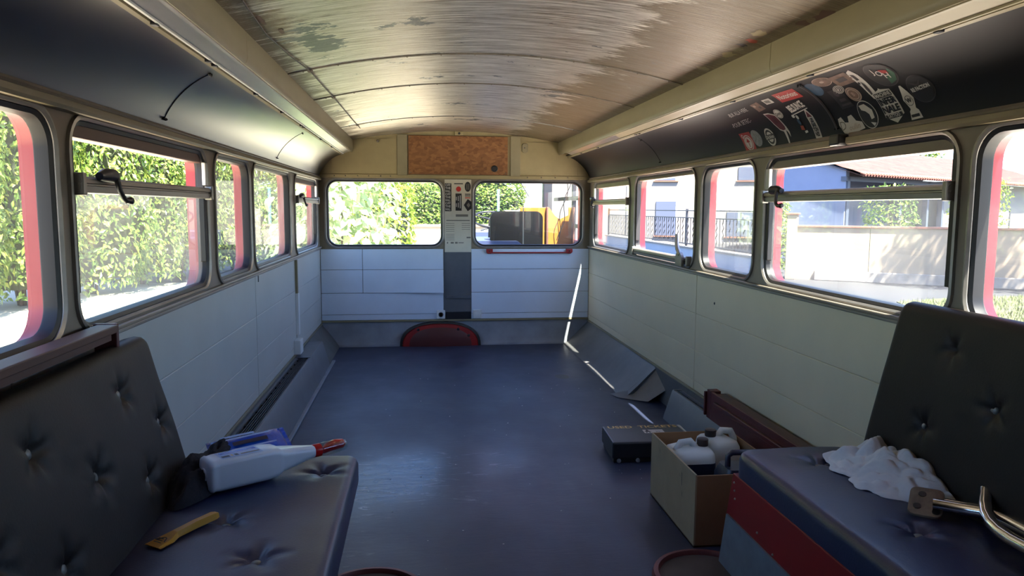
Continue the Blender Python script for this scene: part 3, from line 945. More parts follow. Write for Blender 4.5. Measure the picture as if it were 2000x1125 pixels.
def foliage_mesh(seed, rx, ry, h, count, L, W, z0=0.12):
    rg = random.Random(seed)
    m = MB()
    for _ in range(count):
        # superellipsoid-like shell
        a = rg.uniform(0, 2 * PI); z = rg.random() ** .9
        ca, sa = math.cos(a), math.sin(a)
        k = (abs(ca) ** 3 + abs(sa) ** 3) ** (-1 / 3)
        prof = min(1, (1 - z) * 5 + .35) ** .6 * min(1, .75 + z * 1.2)
        lump = 1 + .16 * noise.noise(Vector((ca * 2 + seed, sa * 2, z * 4))) + .10 * noise.noise(Vector((ca * 5, sa * 5 + seed, z * 9)))
        dep = 1 - abs(rg.gauss(0, .09))
        p = Vector((rx * ca * k * prof * lump * dep, ry * sa * k * prof * lump * dep, z0 + (h - z0) * z + .10 * noise.noise(Vector((a, z * 5, seed)))))
        if rg.random() < .16:   # top surface
            q = math.sqrt(rg.random())
            p = Vector((rx * ca * k * q * .9, ry * sa * k * q * .9, h * (1 - .05 * rg.random()) + .12 * noise.noise(Vector((q * ca * 3, q * sa * 3, seed)))))
        nr = Vector((ca, sa, .55)) + Vector((rg.gauss(0, .5), rg.gauss(0, .5), rg.gauss(0, .5)))
        up = Vector((rg.gauss(0, .6), rg.gauss(0, .6), rg.uniform(-.8, .6)))
        s = rg.uniform(.7, 1.25)
        leaf_into(m, p, nr, up, L * s, W * s)
    return m


def core_mesh(seed, rx, ry, h, z0=.25):
    m = MB()
    Ls = []
    for i in range(9):
        t = i / 8
        f = min(1, (1 - t) * 4 + .2) ** .6 * min(1, .7 + t * 1.2) * .86
        Ls.append([(rx * f * math.cos(2 * PI * j / 14) * (1 + .1 * math.sin(j * 3 + seed)), ry * f * math.sin(2 * PI * j / 14) * (1 + .1 * math.cos(j * 2 + seed)), z0 + (h * .93 - z0) * t) for j in range(14)])
    return m.loops(Ls, True, True, True)


def stems_mesh(h, n, spread, r, seed):
    rg = random.Random(seed)
    m = MB()
    for i in range(n):
        a = rg.uniform(0, 2 * PI); d = spread * rg.random()
        m.tube([(d * .3 * math.cos(a), d * .3 * math.sin(a), 0), (d * .6 * math.cos(a), d * .6 * math.sin(a), h * .5), (d * math.cos(a), d * math.sin(a), h)], [r, r * .8, r * .4], 6)
    return m


def local_obj(mb, name, mt, parent, smooth=None):
    me = bpy.data.meshes.new(name)
    me.from_pydata([tuple(p) for p in mb.v], [], mb.f)
    if smooth: me.polygons.foreach_set('use_smooth', [True] * len(me.polygons))
    me.materials.append(mt)
    o = bpy.data.objects.new(name, me)
    COL.objects.link(o); o.parent = parent
    return o


hedge_spots = [(-9.8, 9.3, 1), (-9.1, 11.3, 0), (-8.5, 13.3, 2), (-7.9, 15.2, 1), (-7.5, 17.2, 0), (-7.2, 19.2, 2), (-6.9, 21.2, 1), (-5.9, 23.0, 0), (-4.1, 23.6, 2), (-2.2, 23.4, 1), (-.3, 23.0, 0), (1.6, 22.6, 2)]
hl = ['laurel hedge shrub seen at the edge of the nearest side window', 'laurel hedge shrub behind the dark jamb of the nearest side window', 'yellow-tipped laurel shrub behind the winder crank of the big side window',
      'leafy laurel shrub across the gravel behind the middle of the big side window', 'laurel shrub at the far end of the big side window', 'laurel hedge shrub behind the narrow side window',
      'laurel hedge shrub behind the dusty side window', 'laurel hedge shrub at the bend behind the last side window', 'hedge shrub at the far corner past the front bulkhead',
      'distant hedge shrub half hidden by the big-leaved bush', 'distant hedge shrub above the white garden wall', 'distant hedge shrub behind the driving cab']
proto = []
for v in range(3):
    fm = foliage_mesh(v * 7 + 3, 1.25, 1.05, 3.9 + .25 * v, 12500, .115, .055)
    proto.append((fm, core_mesh(v, 1.25, 1.05, 3.9 + .25 * v), stems_mesh(1.0, 6, .5, .03, v)))
pm = {}
for i, (x, y, v) in enumerate(hedge_spots):
    t = thing('hedge_shrub', hl[i], 'shrub', (x, y, G), 'laurel hedge across the drive')
    fm, cm, sm = proto[v]
    if v not in pm:
        pm[v] = (local_obj(fm, 'foliage', MT['leaf'], t), local_obj(cm, 'branch_core', MT['core'], t, True), local_obj(sm, 'stem', MT['bark'], t, True))
        pm[v][0]['kind'] = 'stuff'
    else:
        for src in pm[v]:
            c = src.copy(); COL.objects.link(c); c.parent = t
    t.rotation_euler.z = i * 1.7
    sc = .80 if i >= 9 else (1.0 + .06 * math.sin(i * 2.3))
    t.scale = (1, 1, sc * (1.5 if i < 8 else .85))

# yellow-green shrub behind the big-leaved bush
t = thing('shrub', 'bright yellow-green small-leaved shrub behind the big-leaved bush', 'shrub', (-1.0, 13.6, G))
o = local_obj(foliage_mesh(41, .55, .5, 2.55, 3600, .10, .05), 'foliage', MT['leaf_y'], t); o['kind'] = 'stuff'
local_obj(core_mesh(2, .5, .45, 2.45), 'branch_core', MT['core'], t, True)
local_obj(stems_mesh(.8, 5, .25, .02, 5), 'stem', MT['bark'], t, True)

# big-leaved bush in front of the bulkhead window, every leaf its own part
t = thing('big_leaved_bush', 'pale green big-leaved bush in front of the bulkhead window', 'bush', (-1.35, 9.7, G))
lm = MB()
Lp = []
for i in range(6):
    u = i / 5
    w = .048 * math.sin(PI * min(1, u * .9 + .08)) ** .8
    zc = .035 * math.sin(PI * u) - .03 * u * u
    Lp.append([(-w, u * .17, zc + w * .25), (0, u * .17, zc), (w, u * .17, zc + w * .25)])
lm.loops(Lp, False)
rg = random.Random(9)
first = None
for k in range(290):
    a = rg.uniform(0, 2 * PI); z = rg.uniform(.35, 1)
    rad = .92 * math.sin(PI * min(1, .22 + z * .62)) ** .7 * rg.uniform(.55, 1.02)
    if z > .93: rad *= rg.random()
    c = Vector((rad * math.cos(a), rad * .8 * math.sin(a), z * 2.75 - .1))
    nr = (Vector((math.cos(a), math.sin(a), .9)) + Vector((rg.gauss(0, .4), rg.gauss(0, .4), rg.gauss(0, .3)))).normalized()
    d = Vector((math.cos(a) + rg.gauss(0, .5), math.sin(a) + rg.gauss(0, .5), rg.uniform(-.5, .3)))
    d = (d - nr * d.dot(nr)).normalized()
    X = d.cross(nr).normalized()
    sc = rg.uniform(.7, 1.25)
    Mx = Matrix((X * sc, d * sc, nr * sc)).transposed().to_4x4(); Mx.translation = c
    if first is None:
        first = local_obj(lm, 'leaf', MT['leaf_b'], t, True); o = first
    else:
        o = first.copy(); COL.objects.link(o); o.parent = t
    o.matrix_local = Mx
fm = MB()
for k in range(1300):
    a = rg.uniform(0, 2 * PI); z = rg.uniform(.12, 1)
    rad = .86 * math.sin(PI * min(1, .22 + z * .62)) ** .7 * rg.random() ** .4
    leaf_into(fm, Vector((rad * math.cos(a), rad * .8 * math.sin(a), z * 2.6)), Vector((math.cos(a) + rg.gauss(0, .5), math.sin(a) + rg.gauss(0, .5), .6 + rg.gauss(0, .4))), Vector((rg.gauss(0, .6), rg.gauss(0, .6), -.3)), .16, .085)
o = local_obj(fm, 'inner_foliage', MT['leaf_b'], t); o['kind'] = 'stuff'
sm = MB()
for i in range(9):
    a = i * .7; e = (.5 * math.cos(a), .42 * math.sin(a), 1.5 + .9 * rg.random())
    sm.tube([(.1 * math.cos(a), .1 * math.sin(a), 0), (.28 * math.cos(a), .25 * math.sin(a), .8), e], [.025, .018, .008], 6)
local_obj(sm, 'stem', MT['bark'], t, True)

# white garden wall with pier, turquoise fence posts behind it
t = thing('garden_wall', 'white sunlit garden wall below the far hedge', 'wall', (.8, 19.0, G))
MB().box(-.75, 2.6, 18.9, 19.1, G, .70).build('wall_body', MT['housewhite'], t)
MB().box(-.78, 2.63, 18.86, 19.14, .70, .76).build('coping', MT['render'], t, bevel=.01)
MB().box(1.83, 2.25, 18.8, 19.2, G, 1.13).build('pier', MT['housewhite'], t, bevel=.01)
for x, zt, lb in ((-.64, 1.75, 'turquoise fence post behind the white wall beside the big-leaved bush'), (1.72, 1.62, 'turquoise fence post behind the white wall near the steering wheel')):
    t = thing('fence_post', lb, 'post', (x, 19.4, G), 'turquoise fence posts')
    MB().tube([(x, 19.4, G), (x, 19.4, zt)], .035, 10).build('shaft', MT['cyan'], t, smooth=40)
    MB().lathe([(.04, 0), (.045, .03), (.02, .05)], (x, 19.4, zt), (0, 0, 1), 10).build('cap', MT['cyan'], t, smooth=40)

# cream roadside wall with terracotta coping and pier
A = Vector((10.06, 19.44, 0)); B = Vector((16.0, 15.12, 0))
D = (B - A).normalized(); Nn = Vector((-D.y, D.x, 0))
if Nn.y > 0: Nn = -Nn
ZU = Vector((0, 0, 1))
t = thing('roadside_wall', 'cream roadside wall with terracotta coping and tree shadows', 'wall', (13, 17.3, G))
LW = (B - A).length
for k in range(4):
    a, b = LW * k / 4 + .008, LW * (k + 1) / 4 - .008
    MB().obox(A + D * (a + b) / 2 + ZU * ((.70 + G) / 2) - Nn * .1, (b - a, .2, .70 - G), D, Nn, ZU).build('wall_section', MT['render'], t)
    MB().obox(A + D * (a + b) / 2 + ZU * .725 - Nn * .1, (b - a, .3, .055), D, Nn, ZU).build('coping', MT['terracotta'], t, bevel=.01)
MB().obox(A + D * (LW / 2 + .25) + ZU * (G + .14) + Nn * .03, (LW - .5, .1, .28), D, Nn, ZU).build('plinth', MT['plinth'], t, bevel=.02)
MB().obox(A - D * .12 + ZU * ((1.04 + G) / 2), (.26, .3, 1.04 - G), D, Nn, ZU).build('pier', MT['render'], t, bevel=.01)
MB().obox(A - D * .12 + ZU * 1.065, (.34, .38, .05), D, Nn, ZU).build('pier_cap', MT['terracotta'], t, bevel=.01)

# railing on a low wall
t = thing('iron_railing', 'grey iron railing of wavy and straight bars on low wall', 'railing', (9.6, 29, -.2))
for z in (1.12, .86, -.10):
    MB().box(9.58, 9.62, 20.9, 38.5, z - .02, z + .02).build('rail', MT['iron'], t)
st_m = MB().tube([(9.6, 0, -.1), (9.6, 0, .86)], .018, 5)
wv_m = MB().tube([(9.6, .05 * math.sin(k * PI / 2.5) if 2 < k < 18 else 0, -.1 + .96 * k / 20) for k in range(21)], .018, 5)
src = {}
k = 0
y = 21.0
while y < 38.4:
    kind = k % 2
    if kind not in src:
        o = (st_m, wv_m)[kind].build('bar', MT['iron'], t); o.location.y += y; src[kind] = o; base_y = o.location.y - y
    else:
        o = copy_part(src[kind], t); o.location.y = y
    k += 1; y += .27
for y in (20.95, 26.8, 32.6, 38.4):
    MB().box(9.56, 9.64, y - .04, y + .04, -.2, 1.2).build('post', MT['iron'], t)
t = thing('low_wall', 'grey low wall carrying the iron railing', 'wall', (9.6, 29, G))
MB().box(9.5, 9.72, 20.8, 38.6, G, -.25).build('wall_body', MT['fencewall'], t)
MB().box(9.44, 9.78, 20.75, 38.65, -.25, -.19).build('coping', MT['housewhite'], t, bevel=.01)

# white two-storey house with grey-blue shutters
HD = Vector((.954, -.30, 0)).normalized(); HN = Vector((-HD.y, HD.x, 0)); HN = HN if HN.y < 0 else -HN
KH = 1.28
H0 = Vector((10.66, 42.47, 0))
hx = lambda x: (-.315 + (x + .315) * KH - H0.x) / HD.x
hz = lambda z: 1.1746 + (z - 1.1746) * KH
t = thing('house', 'white two-storey house with grey-blue shutters behind the railing', 'house', tuple(H0) [:2] + (G,))
a, b = hx(5.5), hx(15.6)
def hbox(u0, u1, z0, z1, d0, d1, nm, mt, par, bv=0):
    return MB().obox(H0 + HD * (u0 + u1) / 2 + HN * (d0 + d1) / 2 + ZU * (z0 + z1) / 2, (u1 - u0, d1 - d0, z1 - z0), HD, HN, ZU).build(nm, mt, par, bevel=bv)
hbox(a, b, G, 7.4, -7, 0, 'walls', MT['housewhite'], t)
hbox(a - .4, b + .4, 7.4, 7.65, -7.4, .5, 'roof', MT['roof'], t)
for (xa, xb, za, zb, open_) in ((10.25, 11.15, .0, 1.52, False), (13.2, 14.3, -.02, 1.05, True), (13.62, 14.35, 2.46, 3.03, False), (10.2, 11.1, 2.46, 3.6, False)):
    u0, u1 = hx(xa), hx(xb)
    za, zb = hz(za), hz(zb)
    w = hbox(u0, u1, za, zb, 0, .02, 'window', MT['darkmetal'], t)
    if open_:
        hbox(u0 + .02, u0 + (u1 - u0) * .52, za, zb, .02, .07, 'shutter', MT['shutter'], w)
        hbox(u0 + (u1 - u0) * .56, u1, za, zb, .02, .05, 'shutter', MT['shutter'], w)
    else:
        hbox(u0 + .01, u1 - .08, za, zb, .02, .07, 'shutter', MT['shutter'], w)
    hbox(u1 - .07, u1, za, zb, .02, .05, 'frame', MT['white'], w)
    hbox(u0 - .1, u1 + .1, za - .08, za - .02, 0, .12, 'sill', MT['terracotta'], t)
hbox(hx(9.0), hx(9.06), G, 7.4, .0, .06, 'downpipe', MT['housewhite'], t)

# tiled bungalow with porch
BD = Vector((.85, .53, 0)).normalized(); BN = Vector((.53, -.85, 0)).normalized()
B0 = Vector((15.2, 24.7, 0))
t = thing('bungalow', 'low bungalow with clay tile roof and shaded porch', 'house', (15.2, 24.7, G))
def bbox(u0, u1, z0, z1, d0, d1, nm, mt, par, bv=0):
    return MB().obox(B0 + BD * (u0 + u1) / 2 + BN * (d0 + d1) / 2 + ZU * (z0 + z1) / 2, (u1 - u0, d1 - d0, z1 - z0), BD, BN, ZU).build(nm, mt, par, bevel=bv)
bbox(.3, 8.0, G, 2.5, -2.9, -2.6, 'porch_wall', MT['shade_wall'], t)
bbox(8.0, 22, G, 2.4, -6, -.4, 'walls', MT['housewhite'], t)
for u in (-.3, 3.9, 6.4, 7.9):
    bbox(u - .09, u + .09, G, 2.35, -.5, -.3, 'porch_post', MT['porchpost'], t)
bbox(-.5, 8, 2.2, 2.36, -.5, -.3, 'porch_beam', MT['porchpost'], t)
gw = []
for u in (-.45, -.2):
    gw.append([B0 + BD * u + BN * d + ZU * z for d, z in ((-.35, G), (-3.9, G), (-3.9, 3.74), (-.35, 2.6))])
MB().loops(gw, True, True, True).build('gable_wall', MT['shade_wall'], t)
# roof: two slopes built of round tile courses
def roof_pt(u, k):   # k 0 eave .. 1 ridge
    return B0 + BD * u + BN * (.35 - 4.6 * k) + ZU * (2.42 + 1.55 * k)
rm = MB()
NU = 110
Lp = []
for k in range(13):
    row = []
    for i in range(NU * 4 + 1):
        u = -.6 + 23.4 * i / (NU * 4)
        row.append(roof_pt(u, k / 12) + ZU * (.05 * abs(math.sin(PI * i / 4)) + (.025 if k % 2 else 0)))
    Lp.append(row)
rm.loops(Lp, False)
rm.build('roof', MT['roof'], t, smooth=50)
MB().add([roof_pt(-.6, 0) - ZU * .08, roof_pt(22.8, 0) - ZU * .08, roof_pt(22.8, 1) - ZU * .08, roof_pt(-.6, 1) - ZU * .08,
          roof_pt(22.8, 1) - BN * 4.6 - ZU * 1.5, roof_pt(7.5, 1) - BN * 4.6 - ZU * 1.5, roof_pt(-.6, 1) + ZU * .02, roof_pt(22.8, 1) + ZU * .02], [(0, 1, 2, 3), (6, 7, 4, 5)]).build('roof_deck', MT['roof'], t)
em = MB()
for i in range(NU):
    u = -.6 + 23.4 * (i + .5) / NU
    em.tube([roof_pt(u, -.01) + ZU * .0, roof_pt(u, .03)], .06, 7)
o = em.build('eave_tiles', MT['terracotta'], t, smooth=50); o['kind'] = 'stuff'
w = bbox(12.6, 16.0, .1, 1.25, -.4, -.36, 'window', MT['white'], t)
for (u0, u1, z0, z1) in ((12.5, 16.1, 1.2, 1.3), (12.5, 12.62, .1, 1.3), (13.2, 13.4, .1, 1.45), (16.0, 16.1, .1, 1.3)):
    bbox(u0, u1, z0, z1, -.37, -.30, 'frame', MT['iron'], w)

# tree beyond the right of the view whose crown shades the wall
t = thing('tree', 'leafy roadside tree shading the cream wall', 'tree', (15.6, 13.4, G))
MB().tube([(15.6, 13.4, G), (15.4, 13.5, 1.5), (14.9, 13.9, 3.6), (14.4, 14.2, 5.2)], [.2, .16, .12, .05], 10).build('trunk', MT['bark'], t, smooth=50)
rg = random.Random(3)
m = MB()
for c, r, n in (((14.2, 14.0, 5.8), 1.2, 900), ((15.4, 13.0, 6.0), 1.3, 900), ((14.9, 13.4, 7.2), 1.1, 600), ((13.2, 14.7, 5.3), .6, 260)):
    for _ in range(n):
        v = Vector((rg.gauss(0, 1), rg.gauss(0, 1), rg.gauss(0, 1))).normalized() * r * rg.random() ** .4
        leaf_into(m, Vector(c) + v, Vector((rg.gauss(0, 1), rg.gauss(0, 1), 1)), Vector((rg.gauss(0, 1), rg.gauss(0, 1), -.4)), .17, .08)
o = m.build('crown', MT['leaf'], t, recalc=False); o['kind'] = 'stuff'
# shrubs beyond the roadside wall and pale tree behind the bungalow
for (x, y, h, rx, lb, mt) in ((13.4, 20.3, 2.6, .7, 'loose green shrub behind the cream wall beside the pier', 'leaf'), (17.2, 21.5, 2.9, .8, 'sunlit yellow-green shrub top above the cream wall', 'leaf_y'),
                              (10.45, 21.5, 2.2, .38, 'slim shrub left of the cream gate pier', 'leaf')):
    t = thing('shrub', lb, 'shrub', (x, y, G))
    o = local_obj(foliage_mesh(int(x * 10), rx, rx * .8, h, 1800, .13, .06), 'foliage', MT[mt], t); o['kind'] = 'stuff'
    local_obj(stems_mesh(h * .7, 6, rx * .6, .02, 5), 'stem', MT['bark'], t, True)
t = thing('tree', 'dark green treetop rising behind the tiled roof', 'tree', (37.5, 54, G))
MB().tube([(37.5, 54, G), (37.5, 54, 5)], [.3, .2], 8).build('trunk', MT['bark'], t, smooth=50)
m = MB()
for _ in range(2600):
    v = Vector((rg.gauss(0, 1), rg.gauss(0, 1), rg.gauss(0, 1) * .7)).normalized() * 2.6 * rg.random() ** .4
    leaf_into(m, Vector((37.5, 54, 6.4)) + v, Vector((rg.gauss(0, 1), rg.gauss(0, 1), 1)), Vector((rg.gauss(0, 1), rg.gauss(0, 1), -.4)), .3, .16)
o = m.build('crown', MT['leaf'], t, recalc=False); o['kind'] = 'stuff'

# ================================================================== driving cab beyond the bulkhead
MT['yellowply'] = mat('yellow_varnished_plywood', (140, 94, 32), 0.4, var=0.12, vscale=5, stretch=(1, 1, .3))
MT['cabblue'] = mat('blue_grey_cab_metal', (62, 72, 100), 0.4)
MT['cabseat'] = mat('black_cab_seat', (8, 8, 9), 0.7, spec=.05)
# bonnet / cab floor block
t = thing('driving_cab', 'blue-grey cab dash and bonnet seen through the bulkhead window', 'vehicle cab', (.4, 7.6, .3))
MB().prism([(6.42, .2), (8.6, .2), (8.6, .72), (8.2, .86), (7.2, .88), (6.42, .84)], 'x', .16, .62).build('bonnet', MT['cabblue'], t, bevel=.03)
MB().box(.62, 1.25, 6.42, 8.6, .2, .45).build('cab_floor', MT['cabblue'], t)
MB().box(.14, 1.30, 8.55, 8.65, .2, .92).build('scuttle', MT['cabblue'], t, bevel=.02)
MB().box(1.235, 1.275, 6.42, 8.6, .2, .86).build('side_panel', MT['red_cab'], t, bevel=.01)
MB().box(1.20, 1.275, 6.95, 7.07, .86, 1.55).build('rear_pillar', MT['red_cab'], t, bevel=.01)
MB().box(1.24, 1.275, 7.07, 8.6, 1.26, 1.30).build('door_bar', MT['darkmetal'], t)
MB().box(1.24, 1.275, 7.5, 7.56, .86, 1.55).build('door_bar', MT['darkmetal'], t)
MB().box(1.24, 1.28, 7.07, 8.6, .98, 1.02).build('door_bar', MT['darkmetal'], t)
MB().box(1.10, 1.205, 8.5, 8.6, .9, 1.62).build('windscreen_pillar', MT['darkmetal'], t, bevel=.01)
MB().box(.16, 1.28, 8.5, 8.6, 1.56, 1.64).build('windscreen_header', MT['red_cab'], t, bevel=.01)
w = MB().tube([(.75, 8.5, 1.6), (.93, 8.45, 1.3)], .006, 6).build('wiper_arm', MT['darkmetal'], t)

t = thing('steering_wheel', 'thin-rimmed steering wheel left of the black cab seat', 'steering wheel', (.38, 7.75, .85))
c = Vector((.42, 7.75, 1.06)); nx = Vector((0, -.45, 1)).normalized(); ux = Vector((1, 0, 0)); uy = nx.cross(ux)
MB().tube([c + .19 * (math.cos(2 * PI * k / 28) * ux + math.sin(2 * PI * k / 28) * uy) for k in range(28)], .012, 8, closed=True).build('rim', MT['darkmetal'], t, smooth=60)
for k in range(3):
    a = 2 * PI * k / 3 + .5
    MB().tube([c, c + .19 * (math.cos(a) * ux + math.sin(a) * uy)], .008, 6).build('spoke', MT['darkmetal'], t)
MB().tube([c - nx * .25, c + nx * .01], [.02, .028], 10).build('column', MT['darkmetal'], t, smooth=50)
MB().tube([(.40, 7.6, .98), (.30, 7.55, .95)], .008, 6).build('stalk', MT['darkmetal'], t)

t = thing('driver_seat', 'black driver seat with rounded backrest beyond the bulkhead window', 'seat', (.6, 7.1, .45))
pts = rrect(.345, .845, .55, 1.148, .07)
MB().loops([[(x, 6.97, z) for x, z in rrect(.36, .83, .56, 1.135, .06)], [(x, 6.95 + .03, z) for x, z in pts], [(x, 7.06, z) for x, z in pts], [(x, 7.08, z) for x, z in rrect(.36, .83, .56, 1.135, .06)]], True, True, True).build('backrest', MT['cabseat'], t, smooth=50)
MB().box(.36, .83, 7.06, 7.5, .52, .64).build('seat_cushion', MT['cabseat'], t, bevel=.03)
MB().box(.45, .75, 7.1, 7.45, .45, .52).build('seat_base', MT['darkmetal'], t)

t = thing('yellow_cabinet', 'yellow varnished plywood partition with cut-out top and cables behind driver seat', 'cabinet', (.95, 7.3, .45))
MB().box(.668, .930, 7.30, 7.32, .45, 1.186).build('panel', MT['yellowply'], t, bevel=.003)
prof = [(.945, .45), (1.20, .45), (1.20, 1.186), (1.165, 1.186), (1.165, 1.11), (1.077, 1.068), (1.03, 1.10), (.965, 1.186), (.945, 1.186)]
MB().prism(prof, 'y', 7.34, 7.36).build('panel', MT['yellowply'], t)
MB().box(.928, .946, 7.26, 7.36, .45, 1.19).build('divider', MT['brownwood'], t, bevel=.002)
MB().box(1.196, 1.212, 7.26, 7.36, .45, 1.19).build('edge_strip', MT['brownwood'], t, bevel=.002)
t = thing('sliding_frame', 'aluminium sliding window track in front of the yellow partition', 'frame', (.9, 6.6, .8))
MB().box(.600, .609, 6.60, 6.612, .80, 1.183).build('upright', MT['alu'], t)
MB().box(.600, 1.08, 6.60, 6.612, .842, .850).build('track', MT['alu'], t)
MB().box(.600, 1.08, 6.595, 6.615, .796, .842).build('ledge', MT['cabblue'], t)
t = thing('cab_mirror', 'small cab mirror hanging near the windscreen pillar', 'mirror', (1.11, 7.5, 1.29))
MB().loops([[(x, 7.5, z) for x, z in rrect(1.075, 1.135, 1.29, 1.43, .02)], [(x, 7.515, z) for x, z in rrect(1.075, 1.135, 1.29, 1.43, .02)]], True, True, True).build('glass_plate', MT['alu'], t)
MB().tube([(1.10, 7.51, 1.43), (1.12, 7.55, 1.55)], .006, 6).build('arm', MT['darkmetal'], t)
for i, dx in enumerate((0, .03)):
    pth = [(1.13 + dx * .6 - .10 * u + .02 * math.sin(u * 9 + i * 2), 7.24, 1.42 - .56 * u) for u in [k / 16 for k in range(17)]]
    o = MB().tube(pth, .004, 6).build('hanging_cable', MT['black'], smooth=60)
    tag(o, ('thin black cable hanging over the yellow partition, straighter one' if i == 0 else 'thin black cable hanging over the yellow partition, wavier one'), 'cable', 'cables hanging in the cab')

# ================================================================== furniture and things inside
def cushion(name, O, U, V, N, lu, lv, th, dimples, mt, parent, nu=60, nv=26, crown=.012, edge=.03, rcor=.04, seed=1, cut=None):
    """closed pad: front face over (u, v) with rounded edges and buttoned dimples, N points out of the front."""
    O, U, V, N = Vector(O), Vector(U).normalized(), Vector(V).normalized(), Vector(N).normalized()
    m = MB()

    def h(u, v):
        d = min(u, lu - u, v, lv - v)
        e = 1 - (1 - min(1, d / edge)) ** 2 if d < edge else 1
        z = th - edge * .8 * (1 - math.sqrt(max(0, e))) + crown * math.sin(PI * u / lu) ** .5 * math.sin(PI * v / lv) ** .5
        for (du, dv, r, dep) in dimples:
            x, y = u - du, v - dv
            q = math.hypot(x, y)
            if q < r * 3.2:
                a = math.atan2(y, x)
                z -= dep * math.exp(-(q / (r * (1 + .35 * math.sin(a * 5 + du * 40)))) ** 1.3)
        z += .0025 * noise.noise(Vector((u * 7, v * 7, seed)))
        return z
    cs = max(.06, lu - 1.25)
    nc, nf = int((cs - .03) / .06) + 1, int((lu - .03 - cs) / .0085)
    us = [0, .006, .014, .024] + [.03 + (cs - .03) * i / nc for i in range(nc)] + [cs + (lu - .03 - cs) * i / nf for i in range(nf + 1)] + [lu - .024, lu - .014, lu - .006, lu]
    nv = int((lv - .06) / .0085)
    vs = [0, .006, .014, .024] + [.03 + (lv - .06) * i / nv for i in range(nv + 1)] + [lv - .024, lv - .014, lv - .006, lv]
    L = []
    for v in vs:
        row = []
        for u in us:
            uu, vv = u, v
            # rounded outline corners
            cu = min(max(u, rcor), lu - rcor); cv = min(max(v, rcor), lv - rcor)
            dx, dy = u - cu, v - cv
            if dx and dy:
                k = max(abs(dx), abs(dy)) / math.hypot(dx, dy)
                uu, vv = cu + dx * k, cv + dy * k
            if cut: uu, vv = cut(uu, vv)
            row.append(O + U * uu + V * vv + N * h(u, v))
        L.append(row)
    nn = len(us)
    m.loops(L, False)
    # sides and back
    idx = [i for i in range(nn)] + [(j + 1) * nn - 1 for j in range(1, len(vs))] + [(len(vs) - 1) * nn + i for i in range(nn - 2, -1, -1)] + [j * nn for j in range(len(vs) - 2, 0, -1)]
    base = len(m.v)
    for i in idx:
        p = m.v[i]
        hh = (p - O).dot(N)
        m.v.append(p - N * hh)
    k = len(idx)
    for i in range(k):
        j = (i + 1) % k
        m.f.append((idx[i], base + i, base + j, idx[j]))
    m.f.append(tuple(base + i for i in range(k)))
    ob = m.build(name, mt, parent, smooth=55)
    for (du, dv, r, dep) in dimples:
        c = O + U * du + V * dv + N * (h(du, dv) + .0045)
        MB().lathe([(.0135, -.004), (.0135, .001), (.010, .005), (.004, .0065), (.0005, .0068)], c, N, 12).build('button', MT['button'], ob, smooth=50)
    return ob


# left bench -----------------------------------------------------------------
YB = -1.1
t = thing('bench_seat', 'black buttoned vinyl bench under the hedge-side windows, with a bottle on it', 'bench', (-.76, .6, 0), 'side benches')
# backrest plane
b0 = Vector((-.947, YB, .3585)); bt = Vector((-1.072, YB, .828))
V = (bt - b0).normalized(); U = Vector((0, 1, 0)); N = U.cross(V)
if N.x < 0: N = -N
lv = (bt - b0).length
zz = lambda z: (z - .3585) / V.z
dm = [(y - YB, zz(z), .022, .026) for y, z in ((1.882, .718), (1.451, .712), (1.02, .715), (.6, .715), (2.05, .60), (1.646, .593), (1.24, .593), (.8, .593), (1.877, .50), (1.429, .492), (1.0, .495))]
cushion('backrest', b0 - N * .05, U, V, N, 2.14 - YB, lv, .05, dm, MT['vinyl'], t, nu=110, nv=26, seed=2)
O = Vector((-.985, YB, .335))
sd = [(y - YB, x + .985, .026, .024) for x, y in ((-.676, 1.595), (-.60, 2.13), (-.79, 1.80), (-.676, 1.1), (-.79, 1.35), (-.80, 2.16))]
cushion('seat_cushion', O, (0, 1, 0), (1, 0, 0), (0, 0, 1), 2.285 - YB, .475, .078, sd, MT['vinyl_skylit'], t, nu=110, nv=26, crown=.008, seed=3)
MB().box(-1.0, -.535, YB, 2.255, .30, .336).build('seat_board', MT['black'], t, bevel=.004)
MB().box(-1.0, -.575, YB, 2.22, .0, .30).build('base_panel', MT['darkmetal'], t, bevel=.004)

# wooden box ledge behind the left bench
t = thing('wooden_ledge', 'brown painted wooden ledge behind the bench under the hedge-side windows', 'ledge', (-1.1, .6, .5))
MB().box(-1.126, -1.074, YB, 1.955, .858, .878).build('top_board', MT['brownwood'], t, bevel=.003)
MB().box(-1.126, -1.086, YB, 1.94, .84, .858).build('front_board', MT['brownwood'], t)
MB().box(-1.135, -1.079, 1.955, 1.972, .795, .880).build('end_board', MT['maroon'], t, bevel=.003)

# right bench ------------------------------------------------------------------
t = thing('bench_seat', 'black buttoned vinyl bench on a red base, white rag on top', 'bench', (.86, .6, 0), 'side benches')
b0 = Vector((1.0305, YB, .3585)); bt = Vector((1.102, YB, .912))
V = (bt - b0).normalized(); N = V.cross(U)
if N.x > 0: N = -N
lv = (bt - b0).length
dm = [(y - YB, zz(z) * 1.0, .020, .022) for y, z in ((1.813, .808), (1.616, .688), (1.852, .58), (1.38, .808), (1.2, .688), (1.40, .58), (1.0, .808), (.8, .688))]
def slant(u, v):
    L = 2.11 - YB
    return (u - .085 * (u / L) ** 8 * (v / lv), v)
cushion('backrest', b0 - N * .028, U, V, N, 2.11 - YB, lv, .028, dm, MT['vinyl'], t, nu=110, nv=26, seed=5, cut=slant)
O = Vector((.675, YB, .335))
sd = [(y - YB, x - .675, .028, .026) for x, y in ((.884, 2.05), (.86, 1.56), (.80, 1.1), (.95, 1.3))]
cushion('seat_cushion', O, (0, 1, 0), (1, 0, 0), (0, 0, 1), 2.205 - YB, .40, .078, sd, MT['vinyl_skylit'], t, nu=110, nv=24, crown=.008, seed=7, rcor=.07)
pr = [(YB, .0), (2.275, .0), (2.185, .336), (YB, .336)]
